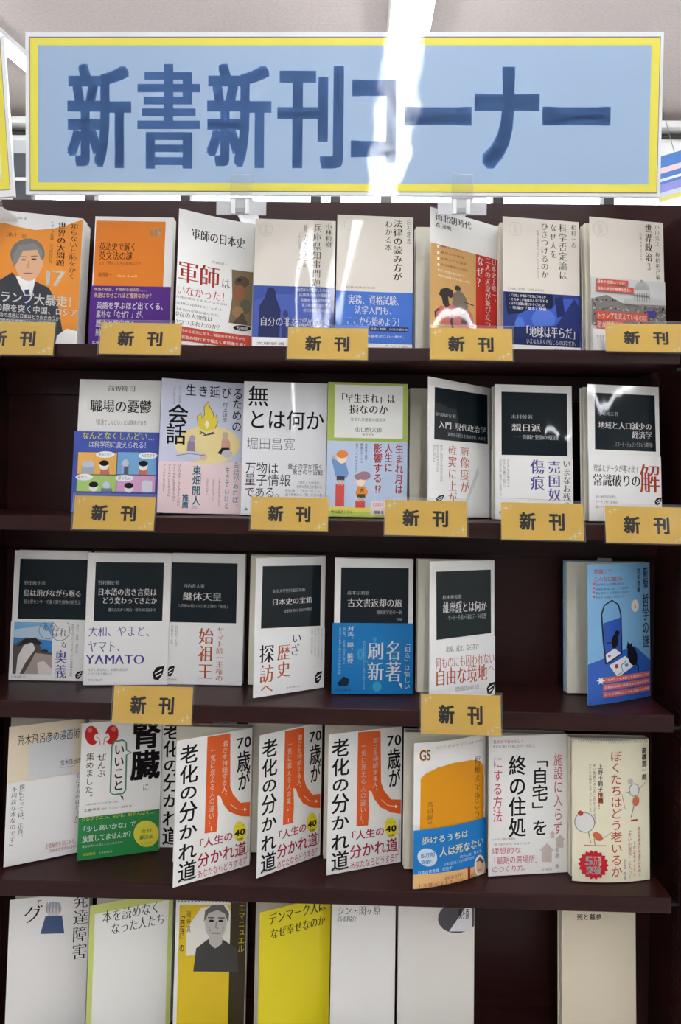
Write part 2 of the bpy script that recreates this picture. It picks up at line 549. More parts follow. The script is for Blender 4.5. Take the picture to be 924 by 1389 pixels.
MB().box(bxl, YFR + .03, 0, bxr, YFR + .045, .08).build('plinth', WOOD, bc)
mb = MB(); mb.box(bxr - .0012, .826, .1, bxr, .842, zside - .01)
z = .13
while z < zside - .02:
    mb.prism([(.829, z), (.839, z + .003), (.839, z + .0065), (.829, z + .0035)], 'x', bxr - .0016, bxr - .0011, 1); z += .0102
mb.build('slotted_standard', [WOOD, BLACK], bc)
for i in (0, 1, 2, 3):
    for X in (bxl + .012, bxr - .012):
        MB().box(X - .007, .815, ZT[i] - THK[i] - .004, X + .007, .823, ZT[i] - THK[i] - .0002, bev=.001).build('shelf_pin', BLACK, bc)

# ------------------------------------------------------------------ the big sign and its holders
YS = .80
tl, tr, bl_, br_ = at(34.5, 47, YS), at(898, 48, YS), at(36.5, 263.5, YS), at(894, 266.5, YS)
SW = ((tr - tl).length + (br_ - bl_).length) / 2; SH = ((tl - bl_).length + (tr - br_).length) / 2
mid = (bl_ + br_) / 2
sign = thing('header_sign', 'wide pale blue sign with yellow border and dark blue lettering above the bookcase', 'sign', (mid.x, YS, mid.z),
             (math.radians(1.6), math.radians(-.25) , 0))
cv = Canvas((34.5, 47), (898, 48), (894, 266.5), (36.5, 263.5))
BLUE = (100, 142, 206)
cv.R(41, 53.5, 892, 261, (120, 116, 124)); cv.R(42, 55, 891, 259.5, (236, 224, 92)); cv.R(52.5, 65, 880, 249, (162, 186, 214))
for ch, a, b, y0, y1 in (('新', 92, 181, 92, 227), ('書', 187, 276, 91, 228), ('新', 283, 372, 92, 227), ('刊', 379, 474, 92, 227),
                       ('コ', 470, 549, 92, 228), ('ー', 545, 648, 88, 232), ('ナ', 640, 736, 88, 232), ('ー', 730, 834, 88, 232)):
    cv.T(ch, a, y0, b, y1, BLUE, (.042, .032) if ch in 'コーナ' else ((.036, .010) if ch == '書' else (.036, .018)))
artwork(cv, 'cover', lambda u, v, d: ((u - .5) * SW, -d, (1 - v) * SH), 'panel', sign, (232, 233, 236), 0, 1, False, .95, thick=.004, amp=.0011, scale=13.5)
MB().box(-SW / 2, .0041, .01, SW / 2, .0055, SH - .01).build('backing', CARDW, sign)

GRP = 'clear sign holders under the blue sign'
for xa, xb, lab in ((294, 361, 'clear acrylic holder gripping the left half of the sign'), (594, 660, 'clear acrylic holder gripping the right half of the sign')):
    yb_ = 292
    A, B = at(xa, 266, YS - .006), at(xb, yb_, YS - .006)
    h = thing('sign_holder', lab, 'sign holder', ((A.x + B.x) / 2, YS, A.z), group=GRP)
    hw = (B.x - A.x) / 2; hh = A.z - B.z
    MB().box(-hw, -.0068, -hh, hw, -.0052, -.001, bev=.0004).build('plate', FROST, h)
    cw = hw * .43
    MB().box(-cw, -.0085, -.004, cw, -.0072, .026, bev=.0004).build('front_tongue', ACR, h)
    MB().box(-cw, -.0072, -.004, cw, .009, -.0022).box(-cw, .0066, -.0022, cw, .008, .03).build('cradle', ACR, h)
    MB().box(-cw * .95, -.0090, -.022, -cw * .55, -.007, -.0045, bev=.0005).box(cw * .35, -.0090, -.022, cw * .75, -.007, -.0045, bev=.0005).build('catch', CARDW, h)
    MB().box(-cw * .5, -.0088, -.021, cw * .3, -.0070, -.015).build('spring', plain('grey_plastic', (160, 162, 164), .4), h)
    MB().box(-cw, .0085, -.0042, cw, YBK - YS - .0004, -.0024).build('arm', ACR, h)

# neighbouring sign at the far left
A = at(19.5, 266, YS - .016)
ns = thing('neighbouring_sign', 'yellow bordered sign cut off by the left edge, beside the wide sign', 'sign', (A.x, YS - .016, A.z), (0, math.radians(-4.8), 0))
c2 = Canvas((0, 0), (100, 0), (100, 100), (0, 100))
c2.R(0, 2, 97.8, 96, (120, 116, 124)); c2.R(0, 2.5, 97.5, 95.5, (236, 222, 84)); c2.R(0, 9, 93, 89, (206, 214, 222))
artwork(c2, 'cover', lambda u, v, d: ((u - 1) * .2, -d, (1 - v) * .195), 'panel', ns, (232, 233, 236), 0, 1, False, .95, thick=.004, amp=.002)
MB().box(-.05, -.002, -.012, -.02, .009, -.0005).box(-.05, .009, -.012, -.02, YBK - YS + .0155, -.008).build('holder', ACR, ns)

# ------------------------------------------------------------------ books
BH = .173
SHELFZ = [z for z in ZT]


def book(row, cv, label, xr, xl, Yr=None, phi=None, yb=None, curl=0, T=.012, lean=4.5, cover=(238, 236, 232), band=None, bandw=0.0,
         coat=.4, pages=None, group=None, H=BH, cat='book', jacket=None, turn=0.0, wmax=.122, name='paperback', band_u=(0, 1), amp=.0011):
    """paperback standing face out; spine at the right, front cover swung open by phi around it.
    xr/xl: pixel columns of hinge and free edge; yb=(left,right): pixel rows of the bottom corners on the shelf."""
    zs = SHELFZ[row]
    if yb:
        Pr = at_z(xr, yb[1], zs); Pl = at_z(xl, yb[0], zs)
        if phi is None:
            d = Pl - Pr; W = math.hypot(d.x, d.y); phi = math.degrees(math.atan2(-d.y, -d.x))
        Yr = Pr.y
    ym = PY - (zs + H * .5 - EYE) / Yr * F
    R_ = at(xr, ym, Yr); ph = math.radians(phi)
    # width so that the free edge lands on its pixel column
    lo, hi = .02, .2
    for _ in range(40):
        W = (lo + hi) / 2
        Xl = R_.x - W * math.cos(ph); Yl = Yr - W * math.sin(ph)
        if Xl > at(xl, ym, Yl).x:
            lo = W
        else:
            hi = W
    if W > wmax or W < .085:
        print('WIDTH', label[:40], round(W, 4), 'phi', round(phi, 1), 'Yr', round(Yr, 4))
    W = min(W, wmax)
    amp = (.0075, .0065, .0025, .0006, .0006)[row]
    t = thing(name, label, cat, (R_.x, Yr, zs + T * math.sin(math.radians(lean)) + .0003), (math.radians(-lean), 0, math.radians(turn)), group=group)
    ph -= math.radians(turn)
    # front cover curve
    N = 16; k = math.radians(curl)
    pts = [(0.0, 0.0, ph - k / 2)]
    for i in range(N):
        a = ph - k / 2 + k * (i + .5) / N
        x, y, _ = pts[-1]
        pts.append((x - math.cos(a) * W / N, y - math.sin(a) * W / N, a))
    # keep the chord at phi
    ca = math.atan2(-pts[-1][1], -pts[-1][0]); da = ph - ca
    sc = W / math.hypot(pts[-1][0], pts[-1][1])
    pts = [((x * math.cos(da) - y * math.sin(da)) * sc, (x * math.sin(da) + y * math.cos(da)) * sc, a + da) for x, y, a in pts]

    def mapf(u, v, d):
        s = min(max((1 - u) * N, -3), N + 3); i = min(max(int(s), 0), N - 1); f = s - i
        x = pts[i][0] * (1 - f) + pts[i + 1][0] * f; y = pts[i][1] * (1 - f) + pts[i + 1][1] * f
        a = math.atan2(pts[i][1] - pts[i + 1][1], pts[i][0] - pts[i + 1][0])
        return (x + math.sin(a) * d, y - math.cos(a) * d, (1 - v) * H)
    bent = bool(curl)
    artwork(cv, 'cover', mapf, 'front_cover', t, cover, 0, 1, bent, coat, amp=amp)
    if cv.band:
        vt, col = cv.band
        artwork(cv, 'band', mapf, 'paper_band', t, col, vt, 1.0 + bandw * .3, bent, coat, base=.0022 if cv.shapes else .0008, u0=-bandw * .2, u1=1, thick=.0003, amp=amp) if False else \
            artwork(cv, 'band', mapf, 'paper_band', t, col, vt, .999, bent, coat, base=.0016, u0=-bandw, u1=1.0 + bandw * .3, thick=.0003, amp=amp)
    BW = W if abs(phi) < 12 else max(.1, min(W, .109))
    # page block with a gently rounded fore edge; back cover wraps the spine
    y0 = .0012
    mb = MB().prism([(-BW + .0012, y0), (-.0012, y0), (-.0012, T - .0006), (-BW + .0020, T - .0006), (-BW + .0007, T * .55)], 'z', .0008, H - .0008)
    mb.build('page_block', pages or PAGE, t)
    jc = jacket or cover
    MB().prism([(-BW, T), (-BW, T - .0005), (-.0007, T - .0005), (-.0007, .0004), (.0002, .0004), (.0002, T)], 'z', 0, H).build('back_cover', ink(jc, coat), t)
    return t


W0 = (238, 236, 232)       # white cover stock
CREAM = (226, 218, 206)    # warm beige cover stock
K = (26, 23, 24); GREY = (120, 116, 114); RED = (206, 66, 52); WHT = (244, 243, 240)
NAVY = (8, 24, 32); PURP = (92, 84, 170); ORG = (206, 92, 48); SKIN = (224, 176, 140)


def cvs(*q):
    return Canvas(*q)


# ---- top row -------------------------------------------------------
c = cvs((-84, 105), (405, 145), (395, 828), (-80, 835))
c.R(-90, 100, 410, 840, (232, 146, 58))
c.P([(-90, 90), (420, 90), (420, 150), (385, 158), (320, 182), (240, 205), (150, 214), (60, 200), (-20, 180), (-90, 176)], W0)
c.T('はじめま', 5, 140, 105, 160, GREY)
c.T('池上 彰', 0, 232, 108, 260, (90, 60, 30), M)
c.V('知らないと恥をかく', 336, 172, 380, 470, K, M)
c.V('世界の大問題', 268, 166, 316, 405, K, MB_)
c.V('トランプ再選 三つ巴の行方', 230, 162, 250, 390, (80, 60, 40), G)
c.P([(-84, 520), (-30, 500), (40, 448), (90, 500), (160, 490), (235, 520), (285, 600), (330, 790), (330, 835), (-84, 835)], (62, 64, 72))
c.P([(60, 470), (165, 470), (150, 560), (125, 590), (95, 540)], WHT)
c.P([(108, 540), (132, 535), (150, 640), (125, 640)], (48, 60, 96))
c.E(115, 345, 92, 84, (120, 118, 116), rot=-12); c.E(122, 395, 70, 96, SKIN, rot=-4); c.P([(40, 350), (70, 300), (150, 285), (195, 330), (190, 380), (165, 320), (90, 330), (60, 400), (44, 420)], (136, 132, 128))
c.E(96, 378, 14, 4, (70, 50, 44)); c.E(150, 372, 14, 4, (70, 50, 44)); c.L([(122, 385), (120, 420), (132, 424)], 5, (190, 138, 106)); c.L([(98, 452), (122, 448), (148, 450)], 5, (150, 84, 76)); c.E(192, 395, 9, 24, SKIN)
c.L([(78, 362), (112, 362)], 5, (110, 100, 96)); c.L([(134, 358), (168, 354)], 5, (110, 100, 96))
c.T('17', 192, 408, 326, 522, (248, 240, 224), MB_)
c.T('トランプ大暴走！', -78, 556, 398, 614, WHT, GB)
c.T('その隙を突く中国、ロシア', -78, 622, 392, 662, WHT, GB)
c.T('国際政治の混迷に日本はどう向き合うか', -76, 668, 300, 692, WHT, G); c.T('池上解説の決定版シリーズ最新刊', -76, 700, 280, 720, WHT, G)
c.P([(280, 835), (290, 770), (340, 730), (400, 740), (400, 835)], WHT)
b1 = book(0, c, 'white-topped orange paperback with portrait of grey-haired man in suit', 105, -20, Yr=.835, phi=13, cover=(232, 146, 58), jacket=W0, T=.014)
b1c = book(0, cvs((0, 0), (1, 0), (1, 1), (0, 1)), 'white spare copy squeezed directly behind the orange portrait paperback', 110, 2, Yr=.8535, phi=0, cover=W0, lean=5, T=.012)

c = cvs((470, 168), (885, 160), (885, 830), (465, 832))
c.R(474, 186, 844, 520, (226, 130, 46))
c.T('ns', 768, 190, 824, 262, (246, 228, 200), GX)
c.T('英語史で解く', 497, 298, 694, 340, (60, 34, 20), MB_)
c.T('英文法の謎', 497, 344, 676, 388, (60, 34, 20), MB_)
c.T('なぜ「現在」は今の英語なのか', 497, 394, 722, 414, (130, 70, 30), G)
c.T('堀田隆一', 497, 452, 570, 476, (60, 34, 20), M); c.T('Hotta Ryuichi', 600, 460, 704, 474, (250, 220, 180), G)
c.band = (.535, (86, 44, 134)); c.to = 'band'
c.T('単語の発音、不規則な過去形……', 482, 532, 760, 548, (240, 214, 150), G)
c.T('英語はなぜこれほど複雑なのか？', 482, 556, 796, 582, (240, 214, 150), G)
c.T('英語を学ぶほど出てくる、', 497, 602, 868, 638, WHT, GB)
c.T('素朴な「なぜ？」が、', 497, 646, 762, 682, WHT, GB)
c.T('歴史と面白さへ。', 497, 692, 740, 728, WHT, GB)
c.T('腑に落ちる一冊', 497, 738, 720, 774, WHT, GB); c.T('新書', 482, 800, 520, 830, WHT, G)
book(0, c, 'orange paperback with white margin and deep purple paper band', 230, 122.3, Yr=.829, phi=1, bandw=.012)

c = cvs((42, 105), (470, 168), (470, 850), (94, 836))
c.T('軍師の日本史', 122, 214, 420, 294, K, MB_)
c.T('呉座勇一', 240, 376, 335, 396, GREY, M)
c.T('軍師', 70, 392, 292, 520, RED, MB_); c.T('は', 300, 462, 350, 522, K, M)
c.T('いなかった！', 74, 524, 350, 590, RED, M)
for i, s in enumerate(('合戦の勝敗を左右する参謀は', '後世の創作だった！', '日本初の軍師は誰なのか。')):
    c.T(s, 74, 584 + i * 32, 340 - i * 12, 606 + i * 32, GREY, M)
c.T('現在の人物像は', 74, 668, 270, 700, K, M); c.T('いつつまれたのか？', 74, 706, 320, 740, K, M)
c.P([(352, 415), (468, 425), (468, 712), (350, 700), (362, 560)], (126, 108, 82))
c.E(410, 480, 40, 30, (92, 76, 58)); c.E(400, 540, 34, 44, (150, 96, 66)); c.E(432, 610, 30, 40, (92, 96, 78)); c.E(395, 640, 30, 30, (160, 120, 84)); c.P([(370, 700), (420, 640), (450, 705)], (84, 70, 54)); c.E(395, 470, 12, 10, (60, 46, 40))
c.E(420, 724, 46, 15, K, n=16); c.T('名場面', 390, 715, 450, 733, WHT, G)
c.R(92, 752, 470, 825, (196, 74, 56)); c.T('古代から近世に加え、戦国の天才たちから', 100, 762, 440, 782, WHT, G); c.T('三国志の時代まで幅広く軍師像を解く', 100, 794, 450, 816, WHT, G)
c.T('東京新書', 230, 828, 320, 842, GREY, G)
book(0, c, 'white paperback with red lettering and brown picture strip, cover swung open', 342, 237.5, Yr=.85, phi=26, curl=10, wmax=.115)

c = cvs((472, 165), (900, 180), (888, 845), (470, 845))
c.ring(530, 222, 34, 34, 3, (206, 198, 188)); c.ring(530, 222, 24, 24, 2, (206, 198, 188)); c.V('新書', 518, 196, 542, 248, (206, 198, 188))
c.V('小林和樹', 845, 192, 880, 316, K, M); c.V('兵庫県知事問題', 778, 192, 824, 520, K, M)
c.V('権力の迷走', 728, 196, 752, 420, (120, 112, 104), M); c.V('なぜ', 700, 230, 716, 440, (150, 142, 134), M)
c.band = (.515, (62, 84, 160)); c.to = 'band'
c.P([(470, 600), (560, 560), (700, 560), (888, 640), (888, 780), (470, 780)], (76, 98, 176))
c.P([(500, 780), (505, 620), (530, 580), (545, 535), (585, 540), (592, 585), (615, 640), (610, 780)], (40, 48, 96)); c.E(563, 555, 24, 30, (40, 48, 96)); c.E(640, 660, 14, 18, (50, 60, 116)); c.R(622, 680, 668, 780, (50, 60, 116))
for i, s in enumerate(('疑惑はなぜ拡散したのか。', '兵庫県のあの騒動を', '当事者への取材から', '第三者の目で検証する', '前代未聞の選挙の結末')):
    c.T(s, 700 + i * 8, 528 + i * 26, 875, 546 + i * 26, (226, 228, 240), G)
c.T('自分の非を認めない', 508, 678, 872, 724, WHT, M)
c.R(470, 782, 890, 850, WHT); c.T('文庫新書', 490, 805, 640, 820, GREY, G)
book(0, c, 'beige paperback with navy paper band showing a standing dark figure', 453.5, 343, Yr=.836, phi=3, cover=CREAM)

c = cvs((65, 162), (465, 190), (460, 872), (48, 850))
c.ring(130, 214, 30, 32, 3, (210, 202, 192))
c.V('白石忠志', 430, 196, 458, 328, K, M); c.V('法律の読み方が', 358, 196, 408, 516, K, MB_); c.V('わかる本', 314, 200, 354, 362, K, M)
c.T('新書編集部編著', 105, 536, 265, 550, (150, 142, 130), G)
c.band = (.575, (72, 118, 206)); c.to = 'band'
c.T('実務、資格試験、', 118, 584, 412, 640, WHT, MB_); c.T('法学入門も、', 152, 640, 372, 688, WHT, MB_); c.T('ここから始めよう！', 108, 694, 412, 746, WHT, MB_)
c.R(230, 750, 440, 774, (36, 54, 100)); c.T('法令・判例、六法の読み方', 236, 754, 436, 770, WHT, G); c.T('考え方の基本がこれ一冊で。', 150, 788, 430, 806, WHT, G)
c.R(40, 832, 470, 880, (232, 228, 222)); c.ring(322, 852, 8, 8, 3, (80, 90, 120)); c.T('ちくま新書', 340, 844, 440, 860, (90, 90, 100), M)
book(0, c, 'beige paperback with plain bright blue paper band and white slogans', 560.5, 456, Yr=.822, phi=4, cover=CREAM)

c = cvs((556, 115), (915, 172), (905, 880), (545, 880))
c.T('南北朝時代', 580, 146, 768, 206, K, MB_); c.T('森 茂暁', 580, 200, 662, 230, K, MB_)
c.band = (.265, (206, 160, 98)); c.to = 'band'
c.R(782, 325, 915, 900, (196, 52, 42))
c.V('日本史上唯一、', 868, 358, 896, 610, WHT, MB_); c.V('二人の天皇が並び立つ', 832, 352, 864, 740, WHT, MB_); c.V('なぜ？', 788, 350, 828, 530, WHT, MB_)
for i, s in enumerate(('鎌倉と一つに?!', '最長の大動乱', '武家の力の源泉', '後の室町幕府の行方を描く')):
    c.T(s, 600, 326 + i * 34, 715 + 10 * i, 346 + i * 34, (110, 70, 40), G); c.R(584, 328 + i * 34, 594, 342 + i * 34, WHT)
c.T('歴史と戦乱を解き明かす', 584, 462, 725, 482, WHT, M); c.T('決定版時代史の入門！', 584, 492, 765, 512, WHT, M)
HB = (56, 44, 44)
c.P([(590, 600), (600, 570), (630, 556), (660, 566), (664, 600), (650, 612), (636, 604), (640, 640), (660, 670), (640, 690), (610, 650), (604, 615)], HB)
c.P([(575, 720), (572, 690), (600, 660), (640, 670), (610, 690), (598, 710), (590, 730)], (200, 104, 96)); c.P([(600, 700), (650, 645), (730, 640), (765, 690), (770, 760), (600, 760)], (198, 110, 104))
c.E(692, 600, 30, 34, (150, 130, 104), rot=20); c.E(686, 552, 16, 16, HB); c.P([(664, 580), (700, 560), (732, 600), (740, 650), (680, 660), (655, 640)], (120, 108, 92)); c.L([(715, 620), (770, 632)], 5, HB); c.P([(700, 660), (730, 655), (760, 740), (700, 740)], (92, 72, 70))
c.L([(572, 730), (570, 700), (590, 680)], 8, HB); c.L([(660, 700), (650, 740), (660, 780)], 10, HB)
book(0, c, 'white paperback with tan and red band, horse rider drawing, cover open', 677.5, 584, Yr=.85, phi=29, wmax=.112)

c = cvs((55, 150), (440, 185), (425, 820), (35, 815))
c.ring(116, 214, 32, 34, 3, (208, 200, 192)); c.V('新書', 106, 190, 128, 238, (208, 200, 192))
c.V('松村一志', 398, 196, 422, 310, K, M); c.V('科学否定論は', 332, 190, 374, 466, K, M); c.V('なぜ人を', 288, 190, 324, 362, K, M); c.V('ひきつけるのか', 240, 184, 280, 460, K, M)
c.V('陰謀を疑問する「知」とどう向き合う', 218, 220, 232, 460, GREY, M)
c.T('CHIKUMA SHINSHO', 66, 504, 250, 522, (150, 142, 130), G)
c.band = (.565, (44, 62, 130)); c.to = 'band'
c.P([(50, 530), (290, 540), (290, 610), (60, 640)], (24, 32, 66)); c.P([(60, 780), (110, 640), (190, 600), (280, 610), (330, 560), (420, 560), (425, 700), (425, 790), (60, 790)], (62, 92, 186)); c.E(240, 660, 60, 50, (84, 118, 206)); c.P([(300, 560), (340, 545), (350, 640), (310, 650)], (30, 42, 96)); c.P([(280, 720), (400, 560), (425, 600), (425, 760)], (36, 50, 110)); c.E(120, 690, 24, 40, (84, 118, 206)); c.P([(65, 700), (300, 690), (420, 720), (420, 790), (60, 790)], (30, 42, 92))
for i, s in enumerate(('・「言論」が偏る不安をどうみるか', '・その多くが権威の人々に伝わる', '・科学の言葉に潜むからくりとは？', '・常識が「覆る」快感')):
    c.T(s, 66, 540 + i * 20, 256 + (10 if i == 1 else 0), 556 + i * 20, WHT, G)
c.T('「地球は平らだ」', 130, 694, 420, 750, WHT, MB_); c.T('いまなお人々が信じるのはなぜか。', 150, 756, 410, 782, WHT, M)
c.R(30, 788, 440, 830, (232, 230, 226)); c.ring(300, 806, 7, 7, 3, (80, 90, 120)); c.T('ちくま新書', 318, 800, 410, 814, (90, 90, 100), M)
book(0, c, 'beige paperback with dark blue photographic band and curly bracket slogan', 789, 684, Yr=.832, phi=8, cover=CREAM)
book(0, cvs((0, 0), (1, 0), (1, 1), (0, 1)), 'spare copy directly behind the dark blue banded beige paperback', 787, 679.5, Yr=.8475, phi=0, cover=WHT, lean=5)

c = cvs((488, 148), (858, 182), (852, 820), (478, 818))
c.ring(542, 210, 36, 36, 3, (208, 200, 192)); c.V('新書', 530, 184, 554, 236, (208, 200, 192))
c.V('小川浩之 板橋拓己編', 814, 190, 838, 460, K, M); c.V('世界政治', 762, 186, 800, 372, K, MB_); c.V('３', 766, 372, 794, 418, K, M); c.V('冷戦の終焉まで', 736, 228, 748, 370, GREY, M)
c.band = (.455, (206, 206, 204)); c.to = 'band'
c.P([(480, 560), (560, 540), (640, 580), (720, 590), (856, 600), (856, 690), (480, 690)], (130, 126, 120))
random.seed(4)
for i in range(170):
    x = random.uniform(486, 850); y = random.uniform(556 if x < 600 else 588, 690)
    c.R(x, y, x + random.uniform(4, 11), y + random.uniform(4, 10), random.choice([(70, 66, 64), (40, 40, 44), (170, 160, 150), (206, 200, 196), (100, 90, 84)]))
c.R(684, 552, 780, 584, (196, 194, 190)); c.E(731, 518, 40, 44, (176, 176, 174), a0=180, a1=360); c.R(690, 516, 772, 540, (196, 196, 192)); c.R(726, 462, 736, 480, (150, 150, 148)); c.R(640, 562, 850, 586, (188, 186, 182))
for i in range(7):
    c.R(692 + i * 12, 530, 697 + i * 12, 575, (140, 140, 138))
c.P([(710, 495), (750, 495), (770, 517), (690, 517)], (166, 166, 164))
for y0, s, x1 in ((468, '歴史で地図にハマる！', 664), (502, '自由の概念が崩壊を生む。', 690)):
    c.R(504, y0, x1, y0 + 26, (206, 80, 60)); c.T(s, 510, y0 + 4, x1 - 6, y0 + 22, WHT, G)
c.R(752, 615, 796, 645, (60, 64, 140))
c.R(500, 626, 756, 668, (206, 80, 60)); c.T('トランプを支えているのは', 504, 632, 752, 662, WHT, GB); c.R(500, 670, 640, 712, (206, 80, 60)); c.T('敵か味方か？', 504, 674, 636, 706, WHT, GB)
c.R(470, 714, 860, 840, (232, 230, 228)); c.T('ちくま', 496, 740, 540, 754, K, G)
book(0, c, 'beige paperback with photo band of white domed building and crowd', 905, 803.5, Yr=.832, phi=9, cover=CREAM)
book(0, cvs((0, 0), (1, 0), (1, 1), (0, 1)), 'spare copy directly behind the paperback with domed building, at row end', 898, 791.5, Yr=.848, phi=0, cover=WHT, lean=5)

# ---- second row -----------------------------------------------------
SPEAK = (246, 246, 246)
c = cvs((398, 98), (822, 120), (815, 800), (372, 795))
c.T('前野隆司', 545, 138, 690, 172, K, M); c.T('職場の憂鬱', 452, 212, 776, 282, K, MB_); c.T('「普通でしんどい」には理由がある', 474, 318, 752, 346, GREY, G)
c.band = (.395, (74, 92, 178)); c.to = 'band'
c.T('なんとなくしんどい…', 414, 382, 800, 424, (244, 236, 120), GB); c.T('は科学的に変えられる！', 450, 430, 772, 466, WHT, GB)
PNL = [((392, 484, 602, 602), (240, 184, 98)), ((602, 486, 812, 604), (124, 176, 222)), ((388, 602, 600, 690), (176, 210, 124)), ((600, 604, 810, 692), (222, 168, 206))]
for (x0, y0, x1, y1), col in PNL:
    c.R(x0, y0, x1, y1, (60, 60, 70)); c.R(x0 + 2, y0 + 2, x1 - 2, y1 - 2, col)
for x, y, bd in ((538, 590, (206, 120, 96)), (742, 592, (206, 120, 96))):
    c.P([(x - 26, 602), (x - 20, y - 24), (x + 20, y - 24), (x + 26, 602)], bd)
for x, y in ((534, 556), (742, 560), (480, 666), (668, 672)):
    c.E(x, y, 24, 22, WHT); c.E(x, y - 14, 25, 15, K)
for x, y in ((434, 560), (462, 560), (648, 556), (548, 668), (760, 660)):
    c.E(x, y - 12, 18, 20, (206, 210, 222)); c.R(x - 20, y + 4, x + 20, y + 34, (170, 178, 200))
c.R(640, 560, 664, 600, (90, 96, 120)); c.R(520, 672, 580, 690, (130, 140, 170)); c.R(736, 636, 792, 690, (226, 224, 232)); c.L([(390, 690), (590, 690)], 3, (60, 60, 70))
for x, y, wd, s in ((540, 498, 50, '休みたい？'), (766, 506, 50, '大丈夫です'), (430, 614, 46, '疲れた…'), (644, 620, 48, '帰りたい')):
    c.E(x, y, wd, 17, SPEAK); c.T(s, x - 36, y - 9, x + 36, y + 9, GREY, G)
c.R(380, 694, 812, 800, (66, 84, 170))
book(1, c, 'white paperback with blue band of four comic panels, leftmost in its row', 213, 101, Yr=.835, phi=2, bandw=.03)

c = cvs((-26, 108), (415, 140), (405, 805), (-30, 803))
c.R(-40, 100, 420, 560, (206, 210, 228)); c.P([(-40, 540), (420, 540), (420, 820), (-40, 820)], (238, 212, 214)); c.E(225, 455, 172, 98, (240, 220, 158), n=30)
for i, ch in enumerate('生き延びる'):
    c.T(ch, 100 + i * 64, 142 + i * 5, 158 + i * 64, 202 + i * 5, K, GB if 0 else (.004, .004))
c.V('ための', 352, 216, 408, 390, K, (.004, .004))
c.T('会', 8, 246, 120, 345, K, GB); c.T('話', 2, 345, 112, 452, K, GB); c.V('村上靖彦', 300, 236, 328, 342, (70, 70, 84), G)
c.V('「ケアと対話」をめぐる', 34, 150, 48, 245, GREY, G); c.V('ひとつの哲学', 64, 150, 78, 240, GREY, G)
c.P([(170, 350), (165, 310), (185, 290), (190, 320), (205, 300), (200, 262), (222, 232), (232, 262), (250, 290), (256, 320), (268, 300), (275, 340), (262, 372), (225, 384), (185, 376)], (236, 214, 76)); c.L([(170, 350), (165, 310), (185, 290), (190, 320), (205, 300), (200, 262), (222, 232), (232, 262), (250, 290), (256, 320), (268, 300), (275, 340), (262, 372)], 3, (90, 80, 40))
c.P([(205, 350), (218, 328), (232, 352), (218, 374)], (248, 240, 200)); c.L([(180, 385), (215, 405), (255, 390)], 5, (70, 60, 60)); c.L([(200, 408), (262, 396)], 5, (70, 60, 60)); c.L([(180, 400), (205, 392)], 5, (70, 60, 60))
c.P([(115, 488), (118, 440), (135, 420), (156, 440), (160, 490)], (150, 136, 170)); c.E(142, 422, 15, 17, (170, 160, 184)); c.P([(296, 490), (300, 430), (318, 405), (345, 440), (348, 490)], (216, 164, 140)); c.E(318, 408, 16, 18, (206, 180, 160)); c.P([(278, 498), (300, 470), (340, 470), (345, 490), (300, 505)], (40, 38, 44)); c.E(330, 500, 30, 20, (200, 200, 206))
c.E(140, 514, 84, 22, (198, 204, 224)); c.E(205, 518, 18, 17, (226, 190, 168)); c.L([(58, 512), (130, 500), (220, 512)], 3, (120, 120, 140))
c.V('東畑開人', 146, 560, 194, 764, (40, 142, 160), GB); c.T('さん', 150, 768, 178, 782, (40, 142, 160), G); c.V('推薦', 96, 706, 132, 780, (40, 142, 160), GB)
c.V('会話があれば、', 362, 540, 396, 785, (40, 142, 160), G); c.V('生きていける', 318, 566, 346, 782, (40, 142, 160), G)
for i in range(3):
    c.V('言葉を交わすことで生まれる'[:9 - i], 285 - i * 32, 625, 298 - i * 32, 770 - i * 30, GREY, M)
for i in range(4):
    c.V('ひとりの声に耳を澄ます対話の力と方法'[:14 - i], 72 - i * 26, 552, 86 - i * 26, 770 - i * 24, GREY, M)
book(1, c, 'pale lilac and pink paperback with yellow campfire drawing', 327, 214, Yr=.852, phi=16)

c = cvs((422, 120), (858, 140), (852, 805), (404, 803))
c.T('無', 440, 145, 552, 250, K, (.010, .006)); c.T('とは何か', 440, 272, 844, 372, K, (.008, .008)); c.T('堀田昌寛', 434, 412, 692, 474, (90, 88, 90), GL)
c.T('万物は', 428, 536, 604, 596, K, G); c.T('量子情報', 424, 596, 668, 656, K, G); c.T('である。', 424, 660, 640, 716, K, G)
c.T('量子力学が描く', 652, 544, 838, 572, K, G); c.T('驚きの宇宙観', 676, 572, 838, 600, K, G)
for i, s in enumerate(('「実在」とは何か。', '世界の見え方が変わる', '時空の果て、「もの」のしくみ、', '量子情報から「無」に迫る書')):
    c.T(s, 640 + (60 if i < 2 else 0), 632 + i * 20, 834, 648 + i * 20, GREY, G)
c.P([(424, 780), (434, 764), (444, 780)], (90, 150, 110))
book(1, c, 'plain white paperback with large thin black lettering and wavy glare', 442.5, 327.5, Yr=.84, phi=4, cover=(232, 232, 234))

